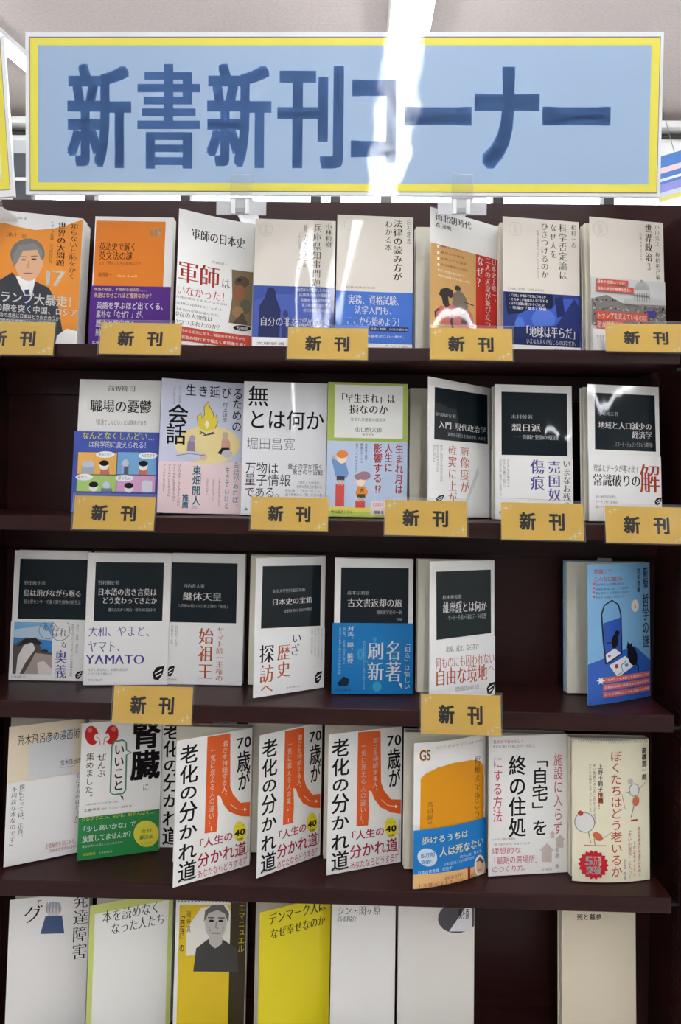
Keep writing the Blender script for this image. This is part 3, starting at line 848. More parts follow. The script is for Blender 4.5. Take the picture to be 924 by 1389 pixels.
c = cvs((60, 122), (478, 146), (470, 822), (46, 822))
c.R(40, 110, 485, 440, (176, 196, 92)); c.R(92, 146, 452, 420, (236, 236, 230))
c.T('「早生まれ」は', 104, 186, 412, 240, K, MB_); c.T('損なのか', 168, 246, 374, 296, K, MB_); c.T('生まれ月格差の経済学', 176, 314, 362, 334, GREY, G); c.T('山口慎太郎', 200, 362, 342, 390, K, M); c.T('東京大学', 236, 396, 300, 408, GREY, G)
c.band = (.44, (192, 208, 232)); c.to = 'band'
c.R(40, 772, 480, 800, (236, 222, 110)); c.R(40, 796, 480, 840, (198, 214, 96))
c.V('生まれ月は', 408, 450, 452, 705, (226, 92, 76), GB); c.V('人生に', 354, 448, 396, 595, (226, 92, 76), GB); c.V('影響する', 294, 446, 342, 650, (226, 92, 76), GB); c.T('!?', 300, 654, 338, 702, (226, 92, 76), GB)
c.V('出身月で進学', 250, 446, 264, 535, (70, 70, 80)); c.V('賃金スポーツに', 225, 446, 240, 548, (70, 70, 80)); c.V('差がつくのはなぜか？', 200, 446, 214, 600, (70, 70, 80))
c.R(96, 655, 142, 768, (222, 88, 84)); c.R(200, 738, 250, 775, (222, 88, 84))
c.P([(98, 530), (120, 545), (150, 545), (165, 600), (155, 625), (105, 625), (96, 600)], (120, 156, 206)); c.P([(98, 620), (75, 525), (90, 520), (112, 560)], (120, 156, 206)); c.R(102, 615, 144, 636, (70, 70, 80)); c.R(108, 634, 116, 662, SKIN); c.R(126, 634, 134, 662, SKIN); c.E(130, 520, 26, 30, (248, 222, 200)); c.E(132, 502, 30, 20, (236, 140, 60)); c.E(84, 516, 8, 9, SKIN)
c.P([(200, 700), (214, 665), (250, 668), (266, 690), (262, 712), (205, 715)], (236, 150, 60)); c.R(210, 706, 252, 725, (80, 74, 70)); c.R(214, 722, 222, 744, SKIN); c.R(236, 722, 244, 744, SKIN); c.E(228, 640, 24, 26, (248, 222, 200)); c.E(246, 612, 34, 22, (170, 130, 140)); c.E(214, 618, 18, 16, (170, 130, 140)); c.T('大', 222, 672, 246, 698, (90, 50, 40), GB)
c.T('中公新書ラクレ', 72, 788, 188, 806, K, MB_); c.R(280, 742, 470, 812, (244, 226, 228)); c.T('有名選手が', 290, 748, 350, 770, (226, 92, 76)); c.T('根拠を', 296, 788, 350, 806, K, GB)
book(1, c, 'yellow-green bordered paperback with two children drawn on red bars', 553, 443.5, Yr=.836, phi=4)


def chuko(c, author, titles, sub, dark, star=None):
    """white cover with a dark panel carrying the title"""
    c.R(*dark, NAVY)
    c.T(author[0], *author[1], (200, 204, 206), M)
    for s, b in titles:
        c.T(s, *b, WHT, MB_)
    for s, b in sub:
        c.T(s, *b, (196, 200, 204), M)


def seal(c, x, y, w, h):
    c.P([(x, y + h * .5), (x + w * .35, y + h * .1), (x + w, y), (x + w * .85, y + h * .6), (x + w * .5, y + h), (x + w * .1, y + h * .95)], K)
    c.L([(x + w * .2, y + h * .55), (x + w * .8, y + h * .25)], h * .08, WHT); c.L([(x + w * .3, y + h * .75), (x + w * .75, y + h * .55)], h * .08, WHT)


c = cvs((580, 104), (915, 146), (910, 836), (586, 808))
c.P([(614, 156), (895, 184), (896, 446), (614, 424)], NAVY)
c.T('砂原庸介著', 622, 286, 724, 312, (200, 204, 206), M); c.T('入門 現代政治学', 634, 334, 886, 386, WHT, MB_); c.T('選挙から民主主義の変化、AIまで', 682, 392, 884, 424, (206, 208, 210), M)
c.band = (.485, (240, 239, 236)); c.to = 'band'
c.V('解像度が', 740, 448, 792, 702, ORG, M); c.V('確実に上がる', 680, 446, 726, 815, ORG, M)
for i in range(3):
    c.V('政治とは何かを学び直す最良の一冊'[:13 - 3 * i], 640 - i * 18, 450, 654 - i * 18, 640 - i * 50, GREY, M)
seal(c, 622, 706, 40, 34)
c.P([(770, 740), (836, 560), (842, 600), (780, 750)], (214, 214, 216))
book(1, c, 'white and dark navy paperback with open cover and orange vertical lettering', 667.5, 581, Yr=.866, phi=36)

c = cvs((42, 125), (416, 144), (420, 775), (55, 770))
c.R(78, 170, 394, 470, NAVY)
c.T('木村幹著', 122, 274, 228, 296, (200, 204, 206), M); c.T('親日派', 126, 318, 268, 356, WHT, MB_); c.T('──売国と愛国の韓国史', 140, 372, 356, 396, WHT, M)
c.band = (.545, (240, 239, 236)); c.to = 'band'
c.V('いまなお残る', 370, 490, 408, 724, K, M); c.V('売国奴の', 300, 494, 360, 750, PURP, MB_); c.V('傷痕', 216, 486, 284, 634, PURP, MB_)
for i in range(3):
    c.V('近代史に潜む裏切りの烙印とは何か今'[:14 - 4 * (i == 0)], 106 - i * 18, 484, 118 - i * 18, 660 - 40 * (i != 2), GREY, M)
c.L([(56, 668), (424, 684)], 2, (190, 190, 196)); c.T('中公新書', 70, 730, 150, 746, GREY, M)
book(1, c, 'white and navy paperback with purple vertical lettering on its band', 779, 673, Yr=.835, phi=4)

c = cvs((486, 119), (832, 143), (842, 780), (500, 778))
c.P([(522, 162), (812, 182), (818, 450), (526, 436)], NAVY)
c.T('小峰隆夫著', 540, 254, 636, 276, (200, 204, 206), M); c.T('地域と人口減少の', 540, 306, 798, 344, WHT, MB_); c.T('経済学', 702, 352, 800, 388, WHT, MB_); c.T('スマート・シュリンクという選択肢', 620, 402, 802, 428, (206, 208, 210), M)
c.band = (.52, (240, 239, 236)); c.to = 'band'
c.T('理論とデータが導き出す', 516, 512, 734, 546, K, M); c.T('常識破りの', 514, 556, 740, 614, K, MB_); c.T('解', 734, 508, 834, 644, (204, 84, 44), MB_)
for i, s in enumerate(('東京一極集中は是か非か。', 'データで導く未来は', '縮むまちの最新処方箋')):
    c.T(s, 528, 655 + i * 24, 630, 670 + i * 24, GREY, M)
seal(c, 806, 664, 34, 36)
book(1, c, 'white and navy paperback with one large orange character, rightmost in its row', 899, 800.5, Yr=.833, phi=8)

# ---- third row ------------------------------------------------------
c = cvs((62, 108), (446, 112), (432, 784), (42, 780))
c.R(86, 154, 470, 468, NAVY)
c.T('野田隆史著', 112, 268, 226, 290, (200, 204, 206), M); c.T('鳥は飛びながら眠る', 110, 312, 414, 350, WHT, MB_); c.T('超小型センサーで覗く野生動物の私生活', 112, 366, 412, 388, (200, 204, 206), M)
c.band = (.552, (238, 237, 235)); c.to = 'band'
c.R(64, 482, 268, 748, (120, 178, 220)); c.R(64, 560, 268, 640, (64, 132, 204)); c.P([(64, 560), (64, 520), (200, 500), (268, 540), (268, 575)], (186, 206, 222)); c.P([(64, 600), (130, 560), (190, 570), (215, 625), (268, 640), (268, 748), (64, 748)], (92, 82, 78)); c.P([(80, 748), (88, 660), (120, 600), (165, 585), (180, 620), (130, 690), (100, 748)], (226, 222, 220)); c.P([(150, 700), (180, 640), (268, 650), (268, 748), (120, 748)], (176, 160, 150)); c.P([(200, 748), (190, 690), (225, 680), (268, 720), (268, 748)], (226, 218, 212)); c.P([(80, 610), (120, 570), (180, 560), (215, 590), (200, 600), (150, 585)], (44, 40, 42)); c.E(230, 630, 18, 8, (50, 50, 60))
c.ring(246, 522, 48, 46, 3, (120, 116, 120)); c.ring(308, 520, 52, 56, 3, (120, 116, 120))
c.T('あっ', 216, 478, 284, 530, (90, 90, 110), M); c.T('ぱれ', 266, 508, 344, 558, (90, 90, 110), M); c.T('な', 314, 580, 350, 614, K, M); c.V('奥義', 282, 622, 348, 770, PURP, MB_)
c.V('海鳥、海獣、渡り鳥', 392, 490, 406, 640, GREY, M); c.V('野外で追うバイオロギングの最前線の記録', 366, 490, 380, 760, GREY, M)
seal(c, 392, 730, 40, 42); c.T('中公新書', 56, 756, 134, 768, GREY, M)
book(2, c, 'white and navy paperback with photo of resting bird, leftmost in its row', 114, 13.5, Yr=.872, phi=1, lean=3.5, T=.011)

c = cvs((448, 113), (885, 120), (870, 806), (432, 812))
c.R(484, 166, 844, 476, NAVY)
c.T('野村 剛史著'.replace(' ', ''), 502, 262, 612, 284, (200, 204, 206), M); c.T('日本語の書き言葉は', 500, 304, 810, 342, WHT, MB_); c.T('どう変わってきたか', 524, 350, 812, 386, WHT, MB_); c.T('漢文古文から明治〜現代の口語まで', 556, 408, 806, 426, (200, 204, 206), M)
c.band = (.565, (238, 237, 235)); c.to = 'band'
c.T('大和、やまと、', 456, 494, 806, 558, PURP, M); c.T('ヤマト、', 454, 574, 654, 640, PURP, M); c.T('YAMATO', 446, 642, 752, 706, PURP, MB_)
c.T('文字に残る人と、複数の表記が', 458, 722, 664, 738, GREY, M); c.T('どう生まれて揺れたか', 458, 744, 584, 758, GREY, M); seal(c, 794, 708, 62, 74); c.T('中公新書', 456, 778, 536, 790, GREY, M)
book(2, c, 'white and navy paperback with purple roman capitals on its band', 228, 114, yb=(931, 929.5), lean=3.5)

c = cvs((40, 120), (432, 120), (406, 806), (24, 806))
c.R(42, 168, 386, 484, NAVY)
c.T('河内春人著', 106, 280, 218, 302, (200, 204, 206), M); c.T('継体天皇', 104, 324, 308, 368, WHT, MB_); c.T('六世紀の現われた新王朝の「始祖」', 76, 386, 348, 406, (200, 204, 206), M)
c.band = (.552, (238, 237, 235)); c.to = 'band'
c.V('ヤマト統一王権の', 276, 502, 316, 788, ORG, M); c.V('始祖王', 184, 506, 264, 782, (214, 108, 44), MB_)
for i in range(2):
    c.V('彼は何者だったのか？謎の大王の実像'[:10 - 2 * i], 66 - i * 22, 500, 80 - i * 22, 620 - i * 24, GREY, M)
seal(c, 24, 710, 42, 56); c.T('中公新書', 30, 776, 78, 788, GREY, M)
book(2, c, 'white and navy paperback with large orange vertical lettering, third from left', 329.5, 227.5, Yr=.868, phi=0, lean=3.5)

c = cvs((480, 160), (850, 128), (848, 822), (480, 890))
c.P([(514, 200), (826, 178), (826, 500), (512, 528)], NAVY)
c.T('東京大学史料編纂所編', 566, 306, 740, 336, (200, 204, 206), M); c.T('日本史の宝箱', 564, 352, 780, 400, WHT, MB_); c.T('史料をめぐる25の物語', 630, 408, 780, 436, (200, 204, 206), M)
c.band = (.545, (238, 237, 235)); c.to = 'band'
c.T('い', 668, 542, 722, 596, K, M); c.T('ざ', 662, 602, 712, 662, K, M); c.V('歴史', 594, 600, 664, 780, (214, 108, 44), MB_); c.T('探', 504, 608, 580, 706, K, MB_); c.T('訪', 506, 712, 580, 808, (214, 108, 44), MB_); c.T('へ', 512, 812, 578, 862, (214, 108, 44), MB_)
for i in range(4):
    c.V('世紀を超えて伝わる貴重な史料の世界へ'[:13 + (i % 2) * 2], 826 - i * 18, 500, 838 - i * 18, 680 - i * 10, (150, 148, 148), M)
seal(c, 796, 736, 40, 66); c.T('中公新書', 644, 818, 716, 832, GREY, M)
book(2, c, 'white and navy paperback standing wide open with orange and black lettering', 440, 344.7, yb=(951, 933), lean=3)

c = cvs((86, 130), (466, 140), (465, 792), (78, 790))
c.R(114, 180, 444, 470, NAVY)
c.T('藤本宗利著', 146, 290, 254, 312, (200, 204, 206), M); c.T('古文書返却の旅', 146, 330, 414, 374, WHT, MB_); c.T('戦後史学史の一齣', 288, 388, 412, 408, (206, 208, 210), M); c.T('増補', 386, 426, 412, 440, (206, 208, 210), M)
c.band = (.48, (20, 118, 184)); c.to = 'band'
c.ring(210, 600, 10, 22, 12, (60, 160, 200)); c.E(292, 756, 22, 24, (60, 160, 200)); c.L([(240, 630), (280, 720)], 8, (60, 150, 196)); c.P([(268, 520), (292, 520), (280, 548)], (60, 160, 200)); c.E(375, 620, 12, 18, (60, 150, 196))
c.V('「知る」は愉しい', 424, 534, 454, 770, WHT, M); c.T('名', 334, 536, 410, 630, WHT, MB_); c.T('著', 332, 636, 412, 734, WHT, MB_); c.P([(396, 736), (414, 744), (412, 768)], WHT); c.T('刷', 244, 540, 326, 626, WHT, MB_); c.T('新', 244, 638, 326, 728, WHT, MB_)
c.V('対馬、隠、能登─', 146, 462, 178, 672, WHT, MB_); c.V('廃墟、倉庫のすみに', 126, 466, 138, 650, (214, 230, 240), M); c.V('古文書を返却し続けた半世紀の記録', 104, 466, 117, 696, (214, 230, 240), M); c.V('失われた史料を返しに全国を旅する名著', 222, 536, 235, 770, (190, 214, 232), M)
c.P([(98, 740), (130, 706), (158, 720), (150, 750), (110, 754)], (10, 34, 56)); c.T('中公新書', 92, 764, 168, 778, (10, 34, 56), M)
book(2, c, 'white and navy paperback with bright blue paper band and white lettering', 560.5, 453, yb=(942.5, 942), lean=4, bandw=.02)

c = cvs((544, 150), (860, 146), (860, 786), (550, 802))
c.P([(574, 198), (842, 190), (844, 494), (580, 516)], (16, 30, 32))
c.T('植木雅俊著', 606, 308, 698, 328, (200, 204, 206), M); c.T('維摩経とは何か', 608, 340, 822, 392, WHT, MB_); c.T('ゆ い ま', 612, 336, 702, 346, (200, 204, 206), G); c.T('─サード一千載から届けデータの思想', 622, 400, 820, 426, (200, 204, 206), M)
c.band = (.565, (238, 237, 235)); c.to = 'band'
c.T('出家、戒文、自ら選び', 622, 542, 780, 572, K, M); c.T('何ものにも囚われない', 572, 588, 858, 646, ORG, M); c.T('自由な境地', 572, 640, 822, 724, (214, 96, 44), MB_); c.T('へ', 826, 640, 858, 676, (214, 96, 44), M)
c.T('思想の源流を読み解く入門', 668, 732, 780, 756, GREY, M); seal(c, 818, 724, 42, 58)
book(2, c, 'white and navy paperback with two lines of orange horizontal lettering', 672, 583.5, Yr=.853, phi=27, lean=4)

c = cvs((463, 184), (778, 170), (780, 812), (480, 848))
c.R(455, 160, 790, 860, (124, 176, 216)); c.P([(463, 662), (640, 585), (690, 570), (790, 650), (790, 860), (463, 870)], (44, 92, 180))
c.T('常識って', 490, 204, 574, 226, (206, 90, 90), GB); c.T('こんなに面白い！', 490, 236, 660, 262, (206, 90, 90), GB)
for i, s in enumerate(('私が消えたら世界も終わる', '時間は本当に流れているのか', '夢を見ている可能性はあるか', 'そもそも自由って何だろう')):
    c.R(490, 270 + i * 20, 498, 282 + i * 20, (206, 90, 90)); c.T(s, 500, 268 + i * 20, 634 + (24 if 0 < i < 3 else 0), 284 + i * 20, (30, 40, 70), G)
c.V('野矢茂樹', 702, 198, 722, 314, (24, 40, 70), GB); c.V('新版', 736, 192, 768, 292, (24, 40, 70), GB); c.V('哲学の謎', 732, 320, 772, 582, (24, 40, 70), GB)
c.E(692, 378, 20, 30, (238, 226, 216)); c.L([(686, 372), (698, 384), (690, 392)], 4, (206, 120, 90))
arch = [(552, 654), (540, 560), (528, 420), (540, 376), (575, 352), (605, 372), (618, 420), (622, 530), (624, 604)]
c.P(arch, (116, 168, 210)); c.P([(536, 462), (620, 432), (624, 600), (548, 640)], (40, 84, 172)); c.P([(548, 610), (590, 580), (622, 604), (553, 650)], (222, 226, 236)); c.L(arch + [arch[0]], 7, (22, 30, 60)); c.E(592, 545, 16, 36, (20, 18, 28), rot=8); c.E(602, 506, 11, 12, (20, 18, 28)); c.L([(552, 555), (575, 552), (590, 545)], 5, (20, 18, 28)); c.E(566, 616, 7, 6, (190, 80, 70))
c.P([(566, 660), (640, 616), (690, 660), (606, 716)], (228, 230, 236)); c.E(600, 664, 9, 10, (190, 60, 60)); c.E(648, 660, 9, 9, (70, 150, 190)); c.L([(606, 706), (630, 690), (622, 660), (645, 640)], 4, (70, 140, 90))
c.E(678, 616, 25, 48, (22, 20, 30), rot=-12); c.E(662, 574, 14, 15, (22, 20, 30)); c.P([(650, 570), (652, 548), (664, 562)], (22, 20, 30)); c.P([(664, 562), (676, 552), (674, 572)], (22, 20, 30)); c.L([(690, 650), (710, 668), (708, 694)], 5, (22, 20, 30))
for i, s in enumerate(('「なぜ？」を深掘りする哲学の入り口', '古典的名著に新章を加え読みやすく', 'もっと深まりつつある謎への招待')):
    y = 704 + i * 34
    c.R(540, y, 774, y + 26, (206, 104, 104)); c.T(s, 546, y + 4, 770, y + 23, WHT, GB)
c.star(530, 732, 8, 20, 6, (236, 236, 240)); c.T('Kodansha', 616, 826, 698, 838, (200, 214, 236), G)
book(2, c, 'blue paperback with black cat before a mirror, alone at right of its row', 884.2, 799.5, Yr=.862, phi=27, curl=-14, cover=(124, 176, 216), lean=3, T=.014, wmax=.118)

# ---- fourth row -----------------------------------------------------
c = cvs((20, 95), (425, 52), (410, 746), (25, 845))
c.R(10, 40, 440, 420, (232, 216, 190)); c.P([(128, 195), (365, 100), (365, 345), (128, 378)], (214, 214, 214))
c.T('荒木飛呂彦の漫画術', 66, 112, 402, 188, K, G); c.T('荒木飛呂彦', 298, 262, 412, 300, K, G); c.T('Araki Hirohiko', 298, 300, 380, 314, GREY, G)
c.band = (.405, (236, 234, 232)); c.to = 'band'
c.V('僕にとっては、正直、', 84, 400, 116, 695, (70, 66, 90), M); c.V('不利益な本なのです」─', 46, 410, 76, 780, (70, 66, 90), M)
c.V('公にするのはどうか」', 382, 338, 408, 610, (70, 66, 90), M)
c.T('企業秘密を公にする、', 230, 680, 400, 730, (190, 60, 70), M); c.T('漫画家志望者必読の書', 250, 715, 402, 745, (190, 60, 70), M)
book(3, c, 'cream and white paperback with diagonal lettering, at far left of its row', 109, 6.2, yb=(1179.5, 1156), coat=.25, lean=3)

c = cvs((425, 82), (840, 66), (826, 748), (396, 810))
for s, x in ((-1, 474), (1, 576)):
    c.E(x, 148, 34, 52, (200, 38, 34), rot=s * 8); c.E(x - s * 26, 160, 14, 20, (236, 234, 230)); c.E(x + s * 10, 118, 12, 14, (226, 110, 96)); c.L([(x - s * 22, 158), (x - s * 38, 166), (x - s * 42, 198)], 5, (206, 140, 130))
c.V('腎臓', 676, 70, 832, 388, K, GX); c.T('に', 738, 406, 772, 446, K, G)
gp = [(590, 184), (632, 178), (650, 190), (652, 232), (676, 244), (652, 256), (648, 440), (634, 458), (584, 464), (568, 450), (576, 210), (590, 184)]
c.L(gp, 8, (74, 142, 110)); c.V('いいこと', 584, 196, 640, 444, K, GB); c.P([(618, 468), (634, 472), (638, 494)], K)
c.V('ぜんぶ', 500, 244, 546, 372, K, G); c.V('集めました。', 440, 240, 482, 500, K, G)
c.T('この書名に惹かれてつい手に取った読者へ', 436, 498, 618, 516, GREY, G); c.T('工藤孝文', 432, 532, 516, 552, K, G); c.T('監修・ケンカツ！編集部 編', 524, 520, 680, 540, GREY, G)
c.band = (.69, (42, 132, 70)); c.to = 'band'
c.T('クレアチニン、eGFR、尿たんぱく…', 420, 552, 800, 588, (240, 232, 110), GB); c.T('「少し高いかな」で', 412, 604, 704, 652, WHT, GB); c.T('放置してませんか？', 424, 652, 692, 704, WHT, GB); c.T('理由は体から減らしたいあなたへ', 422, 708, 634, 732, (206, 230, 206), G)
c.E(760, 662, 68, 68, (222, 212, 70), n=28); c.T('食材', 730, 636, 790, 660, (90, 130, 60), G); c.T('解決法', 724, 666, 796, 692, (90, 130, 60), GB); c.T('もわかる', 730, 704, 790, 718, (90, 130, 60), G)
c.T('人間関係', 424, 762, 492, 782, (232, 222, 90), GB); c.T('生活習慣文庫', 510, 752, 580, 768, (206, 230, 206), G)
book(3, c, 'white paperback with two red kidneys and a green paper band', 216, 106, yb=(1170, 1154), coat=.25, lean=3)


def c70(q, o):
    """forked road cover; o = offsets from the first copy's pixel frame"""
    c = Canvas(*q)
    A = (103, 205), (500, 125), (494, 826), (96, 955)
    ref = Canvas(*A)

    def m(x, y):
        u, v = ref.uv(x, y); tl, tr, br, bl = c.q
        p = tl * (1 - u) * (1 - v) + tr * u * (1 - v) + br * u * v + bl * (1 - u) * v
        return p.x, p.y
    c2 = Canvas(*A)
    O = (228, 96, 38)
    c2.P([(258, 180), (380, 158), (384, 430), (400, 470), (440, 512), (494, 506), (494, 580), (440, 580), (380, 560), (345, 520), (328, 480), (314, 664), (252, 676)], O)
    c2.P([(316, 480), (332, 484), (346, 520), (380, 560), (320, 570)], W0)
    c2.V('若さを持続する人、', 338, 196, 368, 496, (250, 214, 196), GB); c2.V('一気に衰える人の違い…', 274, 232, 302, 640, (250, 214, 196), GB)
    c2.L([(286, 640), (286, 660)], 4, (250, 214, 196)); c2.L([(385, 520), (420, 545), (470, 545)], 3, (250, 214, 196)); c2.P([(462, 536), (478, 545), (462, 554)], (250, 214, 196))
    c2.T('70', 414, 160, 498, 240, K, GB); c2.T('歳', 418, 246, 494, 350, K, GB); c2.T('が', 424, 350, 492, 446, K, GB)
    for ch, y0, y1 in (('老', 222, 318), ('化', 326, 420), ('の', 430, 505), ('分', 512, 616), ('か', 628, 706), ('れ', 724, 812), ('道', 818, 918)):
        c2.T(ch, 118, y0, 214, y1, K, GB)
    PK = (200, 44, 72)
    c2.T('「人生の', 196, 668, 404, 752, PK, GB); c2.T('分かれ道', 216, 716, 478, 838, PK, GB); c2.T('」', 470, 742, 500, 790, PK, G); c2.T('あなたならどうする？', 218, 806, 486, 880, PK, G)
    c2.E(440, 658, 36, 52, (236, 220, 60)); c2.T('40', 412, 636, 470, 686, K, GX); c2.T('シリーズ', 418, 622, 464, 638, K, G); c2.T('万部', 424, 688, 458, 706, K, GB)
    c2.V('これからの生き方が見える老年医学', 480, 600, 492, 760, GREY, G); c2.T('青春新書', 130, 902, 196, 920, GREY, G)
    return c2


g70 = 'white paperbacks with an orange forked road'
q = ((103, 205), (500, 125), (494, 826), (96, 955))
book(3, c70(q, 0), 'leftmost of three white paperbacks with an orange forked road, cover open', 339.2, 236.2, yb=(1208.5, 1174.5), coat=.25, lean=3, group=g70)
book(3, c70(q, 0), 'middle one of three white paperbacks with an orange forked road', 435.3, 349.8, yb=(1196, 1161), coat=.25, lean=3, group=g70)
book(3, c70(q, 0), 'rightmost of three white orange road paperbacks, touching the yellow book', 545, 444.6, yb=(1190.6, 1170), coat=.25, lean=3, group=g70)
book(3, c70(q, 0), 'half hidden orange road paperback between the kidney book and its front copy', 318, 215, Yr=.8745, phi=1.5, coat=.25, lean=1.2, T=.010, group=g70)

c = cvs((510, 208), (885, 164), (880, 862), (505, 960))
c.P([(537, 660), (540, 390), (560, 365), (620, 330), (700, 305), (800, 292), (850, 300), (874, 330), (874, 640)], (226, 152, 16))
c.T('GS', 534, 228, 588, 302, (222, 160, 40), GX); c.T('GENTOSHA', 610, 196, 870, 226, (214, 190, 140), G)
c.V('棺桶まで歩こう', 816, 272, 852, 590, K, M); c.V('萬田緑平', 572, 506, 598, 632, K, M)
c.band = (.60, (24, 122, 196)); c.to = 'band'
c.P([(500, 885), (690, 850), (885, 815), (890, 870), (500, 970)], (226, 180, 116))
c.T('歩けるうちは', 542, 650, 776, 716, (250, 246, 200), GB); c.T('人は死なない', 626, 690, 868, 770, (250, 246, 200), GB); c.E(570, 788, 46, 46, (206, 222, 232)); c.T('15万部', 536, 760, 606, 795, (24, 122, 196), GB); c.T('突破！', 540, 795, 602, 826, (24, 122, 196), GB)
c.T('抗がん剤、胃ろう、', 730, 748, 868, 776, (210, 230, 244), G); c.T('介護を受けることの年齢が変わる！', 650, 784, 820, 812, (210, 230, 244), G); c.T('日本自費書籍、配信中', 526, 836, 690, 868, (206, 226, 240), G)
c.T('2025年', 650, 858, 748, 892, (170, 60, 50), M); c.T('上半期ベストセラー', 522, 890, 752, 938, (170, 60, 50), M); c.T('1', 756, 812, 790, 898, (190, 40, 40), MB_); c.T('位', 786, 862, 812, 892, (190, 40, 40), M)
c.E(842, 824, 32, 54, (236, 232, 226)); c.E(842, 828, 22, 38, SKIN); c.P([(818, 806), (842, 780), (868, 800), (862, 816), (842, 800)], (90, 84, 80)); c.P([(818, 868), (842, 858), (868, 862), (862, 875)], (230, 230, 230)); c.L([(832, 846), (852, 843)], 3, (150, 80, 70))
book(3, c, 'white paperback with golden yellow arch and blue band, cover open', 659.3, 561.8, yb=(1209, 1184), coat=.25, lean=3, curl=-24)

c = cvs((46, 140), (400, 134), (410, 748), (50, 778))
PKR = (200, 74, 104)
c.T('最期まで自分らしく', 66, 158, 206, 174, PKR, G); c.T('穏やかに暮らすために今からできること', 66, 180, 258, 194, GREY, G)
c.V('施設に入らず', 344, 218, 388, 584, PKR, G); c.V('「自宅」を', 244, 206, 320, 592, K, GB); c.V('終の住処', 138, 228, 220, 600, K, GB); c.V('にする方法', 66, 230, 112, 534, PKR, G)
for x, y, s_ in ((318, 622, 1.0), (378, 582, .7), (342, 566, .4)):
    c.P([(x - 34 * s_, y + 34 * s_), (x, y), (x + 34 * s_, y + 34 * s_), (x + 22 * s_, y + 34 * s_), (x + 22 * s_, y + 84 * s_), (x - 24 * s_, y + 84 * s_), (x - 24 * s_, y + 34 * s_)], (206, 190, 184))
c.T('リハビリ医が実践し', 66, 602, 176, 614, GREY, G); c.T('「家で生きる力」を取りもどす', 66, 622, 240, 636, GREY, G)
c.T('理想的な', 64, 642, 200, 676, PKR, G); c.T('「最期の居場所」', 58, 678, 292, 720, PKR, G); c.T('のつくり方。', 66, 722, 238, 758, PKR, G); c.V('安藤 敦', 356, 640, 374, 736, GREY, G); c.T('幻冬舎文庫', 296, 734, 342, 744, GREY, G)
book(3, c, 'white paperback with large black vertical lettering and pale house arrows', 770.2, 664, yb=(1190.7, 1184), coat=.25, lean=3)

c = cvs((428, 160), (788, 160), (784, 790), (432, 796))
for i in range(33):
    c.L([(432 + i * 11, 158), (438 + i * 11, 172)], 2, (150, 140, 120))
RB = (192, 70, 44)
c.V('高橋源一郎', 748, 194, 774, 344, K, GB); c.V('ぼくたちはどう老いるか', 596, 204, 650, 770, RB, G)
c.V('上野千鶴子', 540, 264, 564, 390, K, G); c.V('推薦！', 540, 390, 566, 470, RB, GB); c.V('老い問題とボクのこれからの必読書', 520, 264, 532, 535, GREY, G); c.V('子どもの頃からずっとおもしろい', 502, 264, 514, 500, GREY, G)
c.V('誰もが老人との出会いを通る', 722, 550, 738, 770, RB, M); c.V('七四歳の考えたい', 700, 612, 712, 770, RB, M); c.V('「老いの現場」に入って', 676, 552, 692, 780, RB, M); c.V('朝日新聞 帯文書', 654, 690, 668, 780, GREY, G)
c.E(484, 530, 42, 44, (228, 226, 222)); c.ring(484, 530, 42, 44, 3, GREY); c.E(466, 490, 12, 12, RB); c.E(540, 590, 24, 16, (206, 110, 70), rot=40); c.L([(500, 570), (510, 620)], 3, GREY); c.L([(524, 600), (528, 628)], 3, GREY); c.L([(480, 632), (576, 630)], 4, (206, 130, 100)); c.L([(560, 600), (600, 570)], 2, GREY)
c.E(708, 384, 24, 28, (228, 226, 222)); c.ring(708, 384, 24, 28, 3, GREY); c.E(690, 344, 12, 14, (196, 190, 186)); c.E(716, 434, 16, 22, (206, 110, 70), rot=10); c.L([(660, 395), (690, 390)], 2, GREY); c.L([(728, 385), (775, 345)], 2, GREY); c.L([(706, 456), (690, 506)], 3, GREY); c.L([(690, 520), (722, 518)], 8, RB); c.L([(648, 400), (664, 470)], 2, GREY)
c.star(522, 716, 56, 66, 18, (198, 34, 44)); c.T('5', 484, 672, 520, 722, WHT, GX); c.T('万部', 520, 676, 556, 720, WHT, GB); c.T('突破', 490, 722, 556, 758, WHT, GX)
book(3, c, 'pale yellow paperback with red starburst and doodles, rightmost in its row', 883.4, 777.7, yb=(1196, 1193.5), coat=.25, lean=3, curl=-26, cover=(236, 230, 202))

# ---- bottom row (upper parts in view) -------------------------------
c = cvs((14, 60), (232, 36), (232, 398), (14, 440))
c.T('「', 70, 62, 100, 90, K, G); c.T('グ', 50, 74, 106, 122, K, M); c.V('発達障害', 188, 38, 232, 220, K, M)
c.E(134, 84, 22, 20, (186, 190, 200)); c.E(134, 96, 16, 16, (214, 206, 204)); c.P([(112, 104), (158, 102), (166, 150), (100, 152)], (70, 90, 130))
for i in range(5):
    c.L([(116 + i * 8, 66), (114 + i * 9, 94)], 2, (140, 146, 160))
book(4, c, 'white paperback with pale haired figure, bottom left in the lowest row', 116, 7, Yr=.85, phi=15, coat=.25, lean=3)
c = cvs((232, 82), (462, 58), (462, 420), (232, 450))
c.R(220, 40, 480, 460, (206, 214, 120)); c.R(246, 94, 450, 470, (240, 240, 234)); c.T('本を読めなく', 266, 86, 426, 128, K, M); c.T('なった人たち', 290, 120, 440, 160, K, M)
book(4, c, 'white paperback with yellow-green border, second from left in the lowest row', 231, 117, Yr=.856, phi=22, coat=.25, lean=3)
c = cvs((470, 66), (664, 60), (664, 420), (470, 424))
c.R(480, 76, 652, 430, (228, 196, 42)); c.P([(500, 140), (540, 84), (610, 76), (640, 130), (650, 200), (500, 210)], (238, 234, 224)); c.R(620, 62, 664, 430, (60, 50, 30)); c.V('エマニュエル', 642, 72, 660, 200, (226, 196, 60), GB)
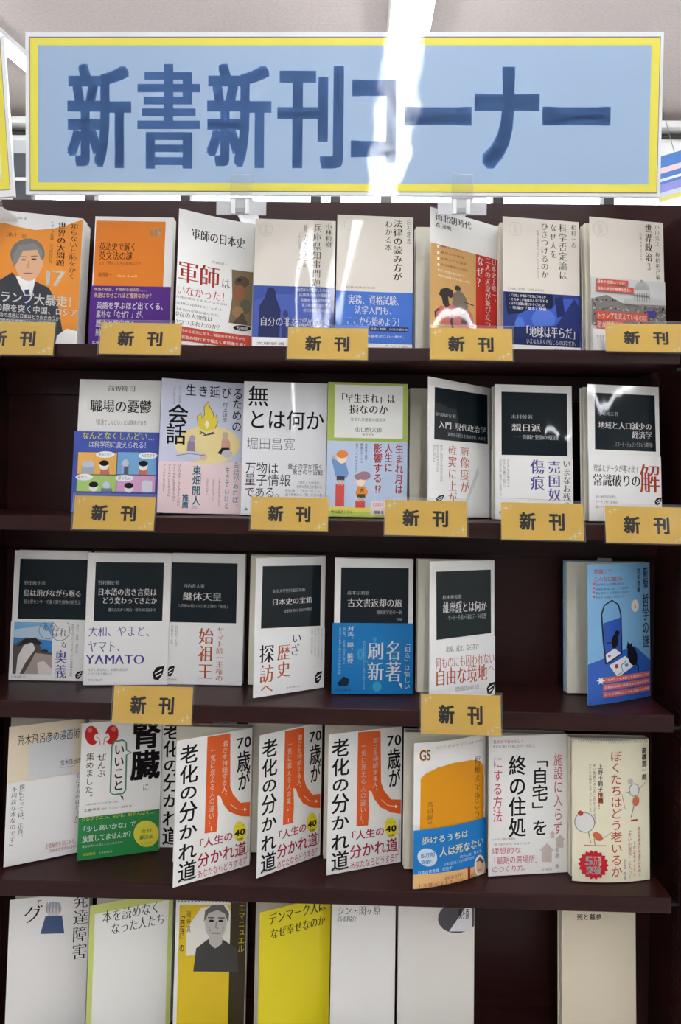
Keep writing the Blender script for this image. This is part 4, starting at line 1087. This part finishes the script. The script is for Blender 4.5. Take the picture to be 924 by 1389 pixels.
c.P([(528, 190), (560, 166), (600, 166), (640, 190), (645, 250), (522, 250)], (70, 68, 66)); c.P([(562, 160), (600, 160), (598, 178), (580, 190), (564, 178)], (196, 190, 182))
c.E(580, 124, 30, 44, (196, 190, 182)); c.P([(547, 122), (550, 92), (570, 76), (600, 76), (616, 98), (614, 124), (604, 98), (584, 90), (560, 98)], (104, 102, 100)); c.E(568, 118, 7, 3, K); c.E(594, 118, 7, 3, K)
c.L([(558, 110), (576, 110)], 3, (80, 78, 76)); c.L([(586, 110), (604, 110)], 3, (80, 78, 76)); c.L([(582, 120), (580, 136), (587, 138)], 3, (140, 134, 128)); c.L([(568, 150), (594, 150)], 3, (110, 90, 86)); c.L([(560, 134), (566, 146)], 2, (150, 144, 138)); c.L([(602, 134), (598, 146)], 2, (150, 144, 138))
c.V('磯野真', 500, 92, 512, 150, (120, 90, 20), G); c.V('「西洋」の', 482, 94, 496, 200, (80, 60, 20), GB)
for i in range(20):
    c.R(474 + i * 9.4, 67, 479 + i * 9.4, 70, (120, 100, 90))
book(4, c, 'yellow paperback with black and white portrait in the lowest row', 332, 235, Yr=.842, phi=4, coat=.25, lean=3)
c = cvs((702, 98), (894, 72), (894, 420), (702, 460))
c.T('デンマーク人は', 724, 86, 882, 130, K, MB_); c.T('なぜ幸せなのか', 730, 126, 880, 166, K, MB_)
book(4, c, 'plain yellow paperback with black lettering in the lowest row', 447, 350.5, Yr=.856, phi=26, cover=(232, 214, 40), coat=.25, lean=3)
c = cvs((36, 60), (150, 62), (150, 430), (-34, 430))
c = cvs((70, 1010), (410, 1010), (410, 1680), (70, 1680))
c.T('シン・関ヶ原', 100, 1030, 330, 1076, K, M); c.T('高橋陽介', 100, 1078, 204, 1106, K, M)
book(4, c, 'white paperback with two short black lines, between yellow and domed books', 536, 448.5, Yr=.845, phi=3, coat=.25, lean=3, wmax=.115)
c = cvs((420, 1034), (824, 1034), (824, 1700), (420, 1700))
c.E(740, 1110, 110, 78, (84, 82, 88), rot=-8); c.P([(690, 1180), (780, 1060), (812, 1060), (812, 1180)], (226, 226, 228)); c.T('関ヶ原', 740, 1070, 796, 1120, K, GB)
book(4, c, 'cream paperback with dark rounded shape, right of centre in the lowest row', 644, 540, Yr=.85, phi=3, coat=.25, lean=3, cover=(232, 228, 220))
c = cvs((410, 945), (724, 950), (724, 1560), (410, 1560))
c.T('死と墓参', 474, 972, 580, 998, K, GB)
book(4, c, 'cream paperback alone at the right end of the lowest row', 865, 764, Yr=.845, phi=3, coat=.25, lean=3, cover=(226, 214, 190))

# ------------------------------------------------------------------ new-release cards on the shelf lips
GOLD = (252, 208, 92); BROWN = (62, 42, 26)


def card_art():
    c = Canvas((0, 0), (100, 0), (100, 100), (0, 100))
    c.T('新', 22, 28, 42, 73, BROWN, (.04, .03)); c.T('刊', 58, 28, 78, 73, BROWN, (.04, .03))
    for x, y, r in ((6, 16, 11), (12, 10, 8), (89, 88, 10), (95, 80, 11), (84, 93, 6)):
        c.star(x, y, r * .22, r, 4, (250, 238, 200), sx=.4)
    return c


def make_card(xl, xr, ytl, ytr, ybl, ybr, shelf, label, turn=0, tilt=9):
    zs = ZT[shelf]; Y = YFR - .0065 - max(0, 0)
    xm, yt, yb_ = (xl + xr) / 2, (ytl + ytr) / 2, (ybl + ybr) / 2
    A, B = at(xl, (ytl + ybl) / 2, Y), at(xr, (ytr + ybr) / 2, Y); C = at(xm, yb_, Y); D = at(xm, yt, Y)
    W_, H_ = B.x - A.x, (D.z - C.z) / math.cos(math.radians(tilt))
    t = thing('new_release_card', label, 'shelf card', ((A.x + B.x) / 2, Y, C.z), (math.radians(-tilt), math.radians(.2), math.radians(turn)), group='gold new release cards on the shelf edges')
    artwork(card_art(), 'cover', lambda u, v, d: ((u - .5) * W_, -d, (1 - v) * H_), 'card', t, GOLD, 0, 1, False, .0, thick=.0004)
    m = .0016
    MB().box(-W_ / 2 - m, -.0012, -m, W_ / 2 + m, -.0007, H_ + m * 2).box(-W_ / 2 - m, .0006, -m, W_ / 2 + m, .001, H_ + m * 2).build('sleeve', ACR, t)
    # clear clip reaching back over the lip of the shelf
    zl = zs + .0004 - C.z; ca, sa = math.cos(math.radians(tilt)), math.sin(math.radians(tilt))
    cl = bpy.data.objects
    mb = MB().prism([(.0012, .002), (.0022, .002), (.0022, zl), (.0012, zl)], 'x', -.012, .012)
    o = mb.build('clip', ACR, t)
    # flat tongue lies on the shelf (undo the tilt)
    Mx = Matrix.Rotation(math.radians(tilt), 3, 'X')
    bm = bmesh.new(); bmesh.ops.create_cube(bm, size=1)
    yq = .0022 * ca + zl * sa
    for v in bm.verts:
        p = Vector((v.co.x * .024, (v.co.y + .5) * (.0395 - yq) + yq, zl * ca - .0022 * sa * 0 + (v.co.z) * .0006))
        p.z = (zs - C.z) + .0004 + v.co.z * .0006
        v.co = Mx @ p
    me = bpy.data.meshes.new('tongue'); bm.to_mesh(me); bm.free(); link('tongue', me, t, [ACR])
    return t


make_card(-39, 71.5, 434, 436, 480, 481.5, 0, 'gold new release card below the portrait paperback at left edge')
make_card(134.5, 244.5, 435, 438, 478.8, 482, 0, 'gold new release card in front of the purple banded paperback')
make_card(390, 499, 443, 443.5, 487, 487.6, 0, 'gold new release card between navy and bright blue banded paperbacks')
make_card(584, 696, 443.5, 444, 487.7, 488.6, 0, 'gold new release card in front of the horse rider paperback')
make_card(823, 934, 439, 437, 478, 476, 0, 'gold new release card below the domed building paperback')
make_card(98.5, 208.5, 673, 674, 717, 720, 1, 'gold new release card below the comic panel paperback')
make_card(340, 445, 674.5, 675, 718.6, 720, 1, 'gold new release card below the plain white large lettered paperback')
make_card(522, 634, 677.5, 681, 725, 728.6, 1, 'gold new release card with white glare, left of the purple lettered paperback', turn=-1.5, tilt=8)
make_card(681, 793, 681, 684, 731, 734, 1, 'gold new release card below the purple lettered navy paperback')
make_card(823, 936, 688, 688, 736, 738, 1, 'gold new release card at the right end of the second shelf')
make_card(152, 259.5, 932.5, 934.5, 980, 984, 2, 'gold new release card on the third shelf, above the kidney paperback')
make_card(571.5, 680.5, 945.5, 944.5, 996, 997, 2, 'gold new release card on the third shelf, above the yellow arch book')

# ------------------------------------------------------------------ clear book supports peeping over covers
for row, x, y, Y, lab in ((3, 50, 964, .893, 'clear plastic book support peeping above the cream diagonal lettered book'),
                          (3, 298, 980, .893, 'clear plastic book support above the leftmost open orange road book'),
                          (3, 484, 983, .893, 'clear plastic book support above the rightmost orange road book'),
                          (3, 737, 991, .893, 'clear plastic book support above the pale house arrows book'),
                          (2, 820, 757, .895, 'clear plastic book support above the blue cat book')):
    p = at(x, y, Y)
    hgt = p.z - ZT[row]
    t = thing('book_support', lab, 'book support', (p.x, Y, ZT[row]), group='clear book supports')
    MB().prism([(-.028, .0), (.028, .0), (.026, hgt - .02), (.013, hgt - .012), (.009, hgt), (-.009, hgt), (-.013, hgt - .012), (-.026, hgt - .02)], 'y', -.001, .0005).build('back_plate', FROST, t)
    MB().box(-.03, .0004, 0, .03, .008, .0012).build('foot', ACR, t)

print('thinning fell back for', ''.join(FALL))
